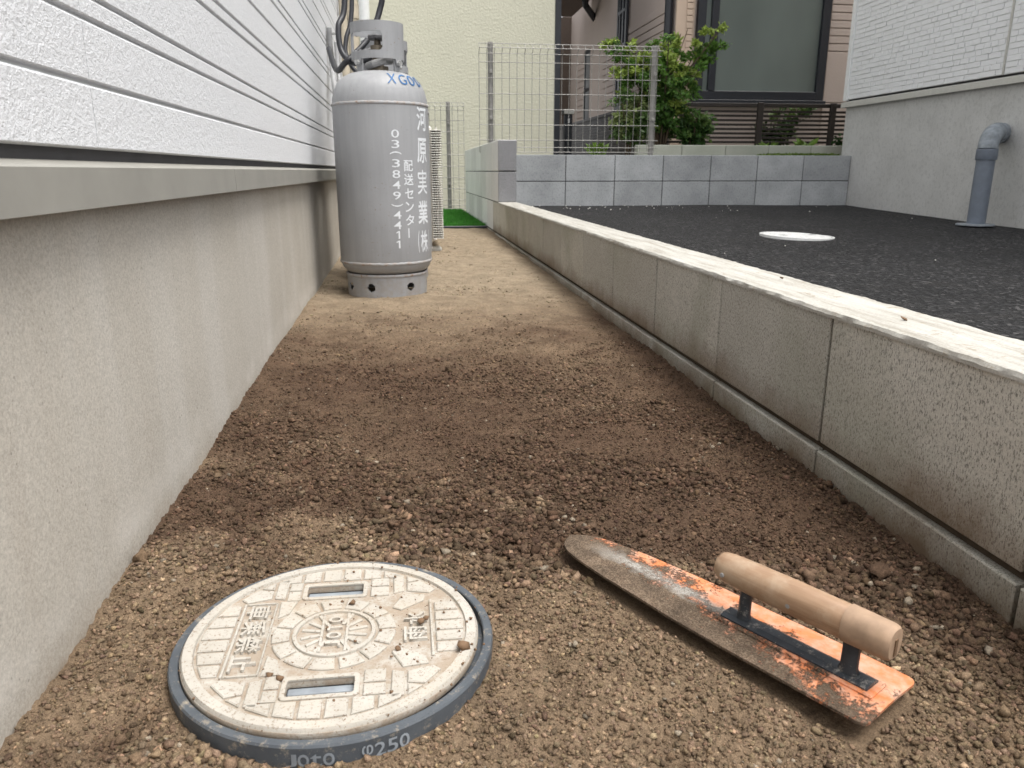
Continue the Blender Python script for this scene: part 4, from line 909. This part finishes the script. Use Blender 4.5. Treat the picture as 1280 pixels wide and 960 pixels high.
P_('plate', -0.313, -0.309, 3.72, 3.78, 0.98, 1.05, 'zinc', br, 0.001); P_('arm', -0.3085, -0.27, 3.745, 3.755, 1.02, 1.03, 'zinc', br, 0.001)
for zz in (0.99, 1.04): G().tube([(-0.0005, 0.0, zz - 1.0), (0.012, 0.0, zz - 1.0)], 0.008, 6).build('bolt', 'zinc', br)
def downpipe(x, y, r_, mat, label, coll):
    o = empty('downpipe', (x, y, 0.0), label, 'pipe', 'downpipes past the cylinders'); autosmooth(G().tube([(0, 0, -0.1), (0, 0, 4.5)], r_, 20).build('pipe', mat, o))
    for z in coll: autosmooth(G().lathe([(r_, z - 0.04), (r_ + 0.006, z - 0.04), (r_ + 0.006, z + 0.04), (r_, z + 0.04)], 20).build('coupling', mat, o)); G().box(-r_ - 0.10, -r_ - 0.001, -0.008, 0.008, z - 0.2, z - 0.185, 0.001).build('bracket', mat, o)
downpipe(-0.258, 4.93, 0.031, 'beige', 'beige downpipe on the white siding behind the cylinders', (1.33, 2.4))
downpipe(-0.34, 8.80, 0.055, 'white', 'white downpipe on the yellow stucco house', (1.6, 2.8))
pipe('conduit', [(-0.285, 4.5, 4.0), (-0.285, 4.5, 1.2), (-0.285, 4.5, 0.3)], 0.02, 'beige', 'slim beige conduit on the white siding beside the hoses', 'conduit', 'conduits on the white siding')

# ------------------------------------------------------------------ air conditioner outdoor unit
ac = empty('air_conditioner', (0.02, 4.5, 0.02), 'ivory air conditioner outdoor unit behind the gas cylinders', 'air conditioner')
P_('casing', -0.13, 0.150, 4.12, 4.90, 0.075, 0.665, 'acwhite', ac, 0.012)
P_('coil', -0.10, 0.125, 4.114, 4.119, 0.11, 0.63, 'acdark', ac)
P_('fan_grille_ring', 0.1505, 0.162, 4.16, 4.62, 0.13, 0.61, 'acdark', ac, 0.01)
for i in range(46):
    z = 0.10 + i * 0.012; o = block('guard_fin', (0.058, 0.62, 0.0045), 0.0012, 'acwhite', ac, (0.171 - 0.02, 4.42 - 4.5, z - 0.02))
for i in range(5): P_('guard_bar', 0.170, 0.1785, 4.13 + i * 0.14, 4.138 + i * 0.14, 0.095, 0.655, 'acwhite', ac, 0.001)
for yy_ in (4.2, 4.8):
    P_('foot', -0.12, 0.19, yy_ - 0.04, yy_ + 0.04, 0.0, 0.05, 'acwhite', ac, 0.008); P_('bracket', -0.10, 0.14, yy_ - 0.025, yy_ + 0.025, 0.051, 0.074, 'conduit', ac)

# ------------------------------------------------------------------ manhole lid in the soil
mh = empty('manhole_cover', (LID[0], LID[1], -0.0155), 'dusty white round manhole cover in a blue-grey ring lying on the soil', 'manhole cover')
mh.rotation_euler = (R(-0.4), R(0.6), 0); mh.scale = (1.035, 1.035, 1)
RO, RL = 0.1425, 0.1305; ZL = 0.0335
o = G().lathe([(RO - 0.001, -0.03), (RO, -0.004), (RO, ZL - 0.004), (RO - 0.0012, ZL - 0.0022), (RO - 0.0075, ZL - 0.0022), (RO - 0.0085, ZL - 0.0032), (RO - 0.0085, -0.03)], 128).build('ring', 'ring', mh); autosmooth(o, 30); ringo = o
o = G().lathe([(RO - 0.0082, -0.02), (RO - 0.0082, ZL - 0.012), (0.02, ZL - 0.012)], 96).build('ring_seat', 'ring', mh)
def circ(r_, n=96, c=(0, 0)): return [(c[0] + r_ * math.cos(2 * PI * k / n), c[1] + r_ * math.sin(2 * PI * k / n)) for k in range(n)]
def rrect(cx_, cy_, w_, h_, r_, n=4):
    out = []
    for sx, sy, a0 in ((1, 1, 0), (-1, 1, 90), (-1, -1, 180), (1, -1, 270)):
        for k in range(n + 1): a = R(a0 + 90 * k / n); out.append((cx_ + sx * (w_ / 2 - r_) + r_ * math.cos(a), cy_ + sy * (h_ / 2 - r_) + r_ * math.sin(a)))
    return out
lidc = empty('lid', (-0.002, 0.0005, ZL)); lidc.parent = mh
SL = [(-0.005, -0.077), (-0.005, 0.075)]
me = curve_mesh([circ(RL, 128)] + [rrect(x, y, 0.057, 0.0235, 0.003) for x, y in SL], 0.003, 0.0007)
me.materials.append(MAT['liddirt']); o = bpy.data.objects.new('plate', me); link(o, lidc); o.location = (0, 0, -0.0036)
o = G().lathe([(RL - 0.011, -0.001), (RL - 0.010, 0.0029), (RL - 0.0015, 0.0029), (RL + 0.0004, -0.0002), (RL + 0.0004, -0.004)], 128).build('rim', 'lid', lidc); autosmooth(o)
for x, y in SL:        # handle pockets with a grip bar inside
    me = curve_mesh([rrect(x, y, 0.0625, 0.029, 0.004), rrect(x, y, 0.0555, 0.022, 0.0028)], 0.0008, 0.0004); me.materials.append(MAT['lid']); o = link(bpy.data.objects.new('slot_frame', me), lidc); o.location = (0, 0, 0.0006)
    G().box(x - 0.028, x + 0.028, y + 0.0035, y + 0.0115, -0.016, -0.0075, 0.001).build('pocket_wall', 'pvcdirty', lidc)
    G().box(x - 0.028, x + 0.028, y - 0.0115, y + 0.0034, -0.024, -0.018, 0.001).build('pocket_floor', 'ring', lidc)
    G().tube([(x - 0.028, y - 0.001, -0.0095), (x + 0.028, y - 0.001, -0.0095)], 0.0022, 8).build('grip_bar', 'lidw', lidc)
HT = 0.0024
def tile(poly, name='raised_tile', c=0.0009): return G().prism(poly, -0.0004, HT, c).build(name, 'lid', lidc)
def inset(poly, d=0.0012):
    cx_ = sum(p[0] for p in poly) / len(poly); cy_ = sum(p[1] for p in poly) / len(poly)
    return [(x + (cx_ - x) / math.hypot(cx_ - x, cy_ - y) * d, y + (cy_ - y) / math.hypot(cx_ - x, cy_ - y) * d) for x, y in poly]
def arc_poly(r0, r1, a0, a1, n=4): return [(r1 * math.cos(R(a0 + (a1 - a0) * k / n)), r1 * math.sin(R(a0 + (a1 - a0) * k / n))) for k in range(n + 1)] + [(r0 * math.cos(R(a1 + (a0 - a1) * k / n)), r0 * math.sin(R(a1 + (a0 - a1) * k / n))) for k in range(n + 1)]
cb = lambda y, r_=0.1175: math.sqrt(max(0, r_ * r_ - y * y))
for s in (-1, 1):       # ladder of bars at both sides
    for k in range(6 if s < 0 else 5):
        n = 6 if s < 0 else 5; hh = 0.112 if s < 0 else 0.084
        y0 = -hh / 2 + k * hh / n + 0.0017; y1 = y0 + hh / n - 0.0034; xa = 0.092
        xe0, xe1 = cb(y0), cb(y1)
        if min(xe0, xe1) > xa + 0.004: tile([(s * xa, y0), (s * xe0, y0), (s * xe1, y1), (s * xa, y1)] if s > 0 else [(s * xe0, y0), (s * xa, y0), (s * xa, y1), (s * xe1, y1)])
    G().box(min(s * 0.0872, s * 0.0895), max(s * 0.0872, s * 0.0895), -0.057 if s < 0 else -0.046, 0.057 if s < 0 else 0.046, -0.0004, HT, 0.0005).build('raised_bar', 'lid', lidc)
for k in range(13):     # ring of tiles round the emblem
    a0 = 360 / 13 * k + 2.2; tile(arc_poly(0.040, 0.0555, a0, a0 + 360 / 13 - 4.4))
for s in (-1, 1):       # rows beyond and beside the handle pockets
    edges_ = [-0.062, -0.040, -0.0205, 0.000, 0.0205, 0.041, 0.062]
    for a, b in zip(edges_, edges_[1:]):
        y0 = 0.0945; ya, yb = min(cb(a), 0.118), min(cb(b), 0.118)
        pts = [(a + 0.0015, s * y0), (b - 0.0015, s * y0), (b - 0.0015, s * (math.sqrt(0.1165 ** 2 - b * b))), (a + 0.0015, s * (math.sqrt(0.1165 ** 2 - a * a)))]
        tile(pts if s > 0 else pts[::-1])
    for x0, x1 in ((-0.0505, -0.0385), (0.030, 0.048)):
        for y0, y1 in ((0.060, 0.076), (0.079, 0.0925)):
            pts = [(x0, s * y0), (x1, s * y0), (x1, s * y1), (x0, s * y1)]; tile(pts if s > 0 else pts[::-1])
    for x_ in (-1, 1):  # corner blocks with pointed ends
        for pts in ([(0.066, 0.066), (0.088, 0.060), (0.094, 0.066), (0.080, 0.083), (0.066, 0.080)], [(0.053, 0.063), (0.063, 0.066), (0.063, 0.096), (0.052, 0.100)], [(0.066, 0.083), (0.078, 0.086), (0.066, 0.0955)], [(0.045, 0.037), (0.0545, 0.030), (0.056, 0.058), (0.040, 0.058)]):
            if x_ > 0 and pts[0][0] == 0.045: pts = [(0.052, 0.036), (0.060, 0.031), (0.082, 0.046), (0.084, 0.056), (0.062, 0.059)]
            q = [(x_ * px, s * py) for px, py in pts]; tile(q if x_ * s > 0 else q[::-1])
# emblem: ring, spokes and name
o = G().lathe([(0.0335, -0.0004), (0.0338, HT), (0.0372, HT), (0.0376, -0.0004)], 64).build('emblem_ring', 'lid', lidc); autosmooth(o)
for x0, x1 in ((-0.0125, -0.0100), (0.0100, 0.0125)): G().box(x0, x1, -0.0305, 0.0305, -0.0004, HT, 0.0004).build('emblem_bar', 'lid', lidc)
for s in (-1, 1):
    for a in (-62, -38, -13, 13, 38, 62): o = G().box(0.0145, 0.0335, -0.0017, 0.0017, -0.0004, HT * 0.8, 0.0004); q = o.build('emblem_spoke', 'lid', lidc); q.rotation_euler = (0, 0, R(a) + (0 if s > 0 else PI)); q.location = (0, 0, 0); \
        (setattr(q, 'scale', (0.9, 1, 1)) if abs(a) < 60 else setattr(q, 'scale', (0.98, 1, 1)))
def flat_text(t, x, y, size_w, size_h, rot, h=0.0028, bold=0.014, par=lidc, mat='lid'):
    me = text_mesh(t, 1.0, 0.5, bold); v = me_np(me); x0, y0 = v[:, 0].min(), v[:, 1].min(); x1, y1 = v[:, 0].max(), v[:, 1].max()
    v = (v - np.array([(x0 + x1) / 2, (y0 + y1) / 2, 0])) * np.array([size_w / (x1 - x0), size_h / (y1 - y0), h * 2]); me.vertices.foreach_set('co', v.astype(np.float32).ravel()); me.update()
    me.materials.clear(); me.materials.append(MAT[mat]); o = link(bpy.data.objects.new('character', me), par); o.location = (x, y, 0.0004); o.rotation_euler = (0, 0, rot); return o
for i, ch in enumerate('車乗禁止'): flat_text(ch, -0.0735, 0.040 - 0.0265 * i, 0.0225, 0.022, -PI / 2)
for y0, y1 in ((-0.057, -0.0555), (0.0555, 0.057)): G().box(-0.0865, -0.060, y0, y1, -0.0004, HT, 0.0004).build('raised_bar', 'lid', lidc)
G().box(-0.0595, -0.0580, -0.057, 0.057, -0.0004, HT, 0.0004).build('raised_bar', 'lid', lidc)
for i, ch in enumerate('雨水'): flat_text(ch, 0.0735, -0.012 + 0.0245 * i, 0.0215, 0.021, PI / 2)
for i, ch in enumerate('JOTO'): flat_text(ch, 0.0, -0.0195 + 0.0128 * i, 0.0095, 0.0135, PI / 2, bold=0.03)
# name moulded on the outside of the ring
def ring_text(t, a0, da, hgt):
    for i, ch in enumerate(t):
        if ch == ' ': continue
        wrap(mh, 'character', ch, a0 + i * da, ZL * 0.58, 0.0085, hgt, 'pvcdirty', 0.01, r_=RO + 0.0002)
ring_text('Joto', -9.0, 3.7, 0.0115); ring_text('φ250', 13.5, 3.9, 0.0125)
# grains of dirt lying on the lid
gd = G(); iv1, if1 = ico(1); spots = []
for i in range(190):
    a = rng.uniform(0, 2 * PI); r_ = 0.142 * math.sqrt(rng.random()); x, y = r_ * math.cos(a), r_ * math.sin(a)
    if rng.random() < 0.55 and x < 0.0: continue
    s = 0.0006 + 0.0011 * rng.random() ** 2; spots.append((x, y, s))
spots += [(0.080, 0.005, 0.0042), (0.084, 0.010, 0.0030), (0.012, 0.047, 0.0030), (-0.052, -0.060, 0.0030), (-0.042, -0.066, 0.0033), (0.058, -0.035, 0.0030), (0.118, -0.040, 0.0055)]
for x, y, s in spots:
    if any(abs(x - q[0]) < 0.03 and abs(y - q[1]) < 0.013 for q in SL): continue
    j = 1 + 0.3 * rng.standard_normal(len(iv1)); gd.add([(LID[0] + x + p[0] * s * jj, LID[1] + y + p[1] * s * jj, ZL - 0.0155 + 0.002 + s * 0.5 + p[2] * s * jj * 0.8) for p, jj in zip(iv1, j)], if1.tolist())
tag(gd.build('dirt_grains', 'leafbit', None, True), 'brown dirt grains scattered on the white manhole cover', 'dirt', None, 'stuff')

# ------------------------------------------------------------------ plastering trowel
tr = empty('trowel', (HEEL[0], HEEL[1], 0.0), 'mud-caked orange plastering trowel with wooden handle lying on the soil', 'trowel')
tr.rotation_euler = Matrix(((TU[0], -TV[0], 0), (TU[1], -TV[1], 0), (0, 0, 1))).to_euler()      # local x = towards tip, local -y = right edge
tr.rotation_euler = (R(1.6), R(-0.3), math.atan2(TU[1], TU[0])); tr.location = (HEEL[0], HEEL[1], 0.0115)
def half_w(u):
    return float(np.interp(u, [0, 0.05, 0.2, 0.30, 0.345, 0.365, 0.378, 0.386, 0.390], [0.0472, 0.0475, 0.0455, 0.0385, 0.0325, 0.0275, 0.0205, 0.0115, 0.0]))
us = [0, 0.0015, 0.004, 0.008, 0.02] + list(np.arange(0.04, 0.345, 0.02)) + [0.35, 0.358, 0.365, 0.372, 0.378, 0.383, 0.387, 0.3893, 0.390]
top = []; n = 17
for u in us:
    hw = half_w(u)
    if u < 0.008: hw -= 0.008 - math.sqrt(max(0, 0.008 ** 2 - (0.008 - u) ** 2))
    top.append([(u, t * hw, 0.0022 * (1 - t * t) + 0.0012 * (math.sin(u * 31) * 0.3)) for t in np.linspace(-1, 1, n)])
V = np.array(top); B = V.copy(); B[..., 2] -= 0.0026; nu = len(us); VV = np.concatenate([V.reshape(-1, 3), B.reshape(-1, 3)]); F = []; NN = nu * n
for i in range(nu - 1):
    for j in range(n - 1): a = i * n + j; F.append((a, a + n, a + n + 1, a + 1)); F.append((NN + a, NN + a + 1, NN + a + n + 1, NN + a + n))
    for j, e in ((0, 1), (n - 1, 0)):
        a = i * n + j; F.append((a, NN + a, NN + a + n, a + n) if e else (a, a + n, NN + a + n, NN + a))
for j in range(n - 1): F.append((j, j + 1, NN + j + 1, NN + j)); a = (nu - 1) * n + j; F.append((a, NN + a, NN + a + 1, a + 1))
MAT['blade_v'] = MAT['blade']; bl = mk('blade', VV, F, 'blade', tr); autosmooth(bl, 35)
# in the material v grows towards the right edge: local y points left, so mirror through scale is avoided by using -y there
G().box(0.012, 0.168, -0.0145, 0.0145, 0.001, 0.0048, 0.0012).build('strap_bed', 'blade', tr)
gq = G(); hw = 0.0105; prof = [(-hw, 0.0048), (-hw, 0.0064), (-hw * 0.5, 0.0088), (hw * 0.5, 0.0088), (hw, 0.0064), (hw, 0.0048)]; m = 6
v = [(u, y, z) for u in (0.018, 0.165) for y, z in prof]; gq.add(v, [tuple(range(m - 1, -1, -1)), tuple(range(m, 2 * m))] + [(i, (i + 1) % m, m + (i + 1) % m, m + i) for i in range(m)]); gq.build('strap', 'strap', tr)
for u, w_ in ((0.040, 0.0078), (0.146, 0.0062)):
    o = G().add(*(lambda vv: ([(u + x * k, y * k2, z) for z, k, k2 in ((0.008, 1.25, 1.3), (0.014, 1.0, 1.0), (0.040, 1.0, 0.9)) for x, y in vv], [(i, (i + 1) % 8, 8 + (i + 1) % 8, 8 + i) for i in range(8)] + [(8 + i, 8 + (i + 1) % 8, 16 + (i + 1) % 8, 16 + i) for i in range(8)]))([(w_ * math.cos(2 * PI * k / 8 + 0.39), 0.0055 * math.sin(2 * PI * k / 8 + 0.39)) for k in range(8)])).build('post', 'strap', tr); autosmooth(o, 50)
# handle: oval wood with flattened underside, slotted at the rear end
hp = [(0.006, 0.0), (0.006, 0.80), (0.0085, 0.93), (0.012, 0.97), (0.044, 1.0), (0.0455, 1.0), (0.047, 1.035), (0.09, 1.06), (0.14, 1.03), (0.165, 0.98), (0.174, 0.90), (0.178, 0.74), (0.1795, 0.45), (0.180, 0.0)]
v = []; f = []; n = 32
for u, s in hp:
    for k in range(n): a = 2 * PI * k / n; v.append((u, 0.0138 * s * math.cos(a), 0.0525 + 0.0158 * s * math.sin(a)))
for i in range(len(hp) - 1):
    for k in range(n): f.append((i * n + k, i * n + (k + 1) % n, (i + 1) * n + (k + 1) % n, (i + 1) * n + k))
hd = mk('handle', v, f, 'wood', tr); autosmooth(hd, 40)
v = []; f = []
for u, s in [(0.0055, 0.0), (0.0055, 0.84), (0.0075, 0.95), (0.011, 1.0), (0.044, 1.045), (0.0465, 1.05), (0.0468, 1.0)]:
    for k in range(n): a = 2 * PI * k / n; ca_ = math.cos(a); sa_ = math.sin(a); v.append((u, 0.0141 * s * math.copysign(abs(ca_) ** 0.8, ca_), 0.0525 + 0.0160 * s * math.copysign(abs(sa_) ** 0.9, sa_)))
for i in range(6):
    for k in range(n): f.append((i * n + k, i * n + (k + 1) % n, (i + 1) * n + (k + 1) % n, (i + 1) * n + k))
autosmooth(mk('handle_butt', v, f, 'wood2', hd), 40)
G().box(0.0045, 0.010, -0.0022, 0.0022, 0.042, 0.057).build('end_slot', 'leafbit', hd)
for u in (0.0955, 0.166): G().tube([(u, 0.0128, 0.050), (u, 0.0146, 0.050)], 0.0022, 8).build('rivet', 'conduit', hd)

# ------------------------------------------------------------------ leaf bits on the cement top
for (x, y, lab) in ((0.66, 0.93, 'dry brown leaf bit nearest the camera on the cement top'), (0.695, 1.35, 'dry brown leaf bit further along the cement top')):
    s = 0.007; o = G().add([(0, 0, 0), (s, s * 0.5, 0.002), (2 * s, 0, 0.0035), (s, -s * 0.6, 0.001), (0.2 * s, 0, -0.0015), (s, 0, -0.0012), (1.8 * s, 0, 0.001)], [(0, 1, 2, 3), (4, 5, 1, 0), (5, 6, 2, 1), (6, 5, 3, 2), (5, 4, 0, 3)]).build('leaf_bit', 'leafbit'); o.location = (x, y, ZT + 0.0085); o.rotation_euler = (0, 0, random.random() * 6); tag(o, lab, 'leaf', 'leaf bits on the cement top')
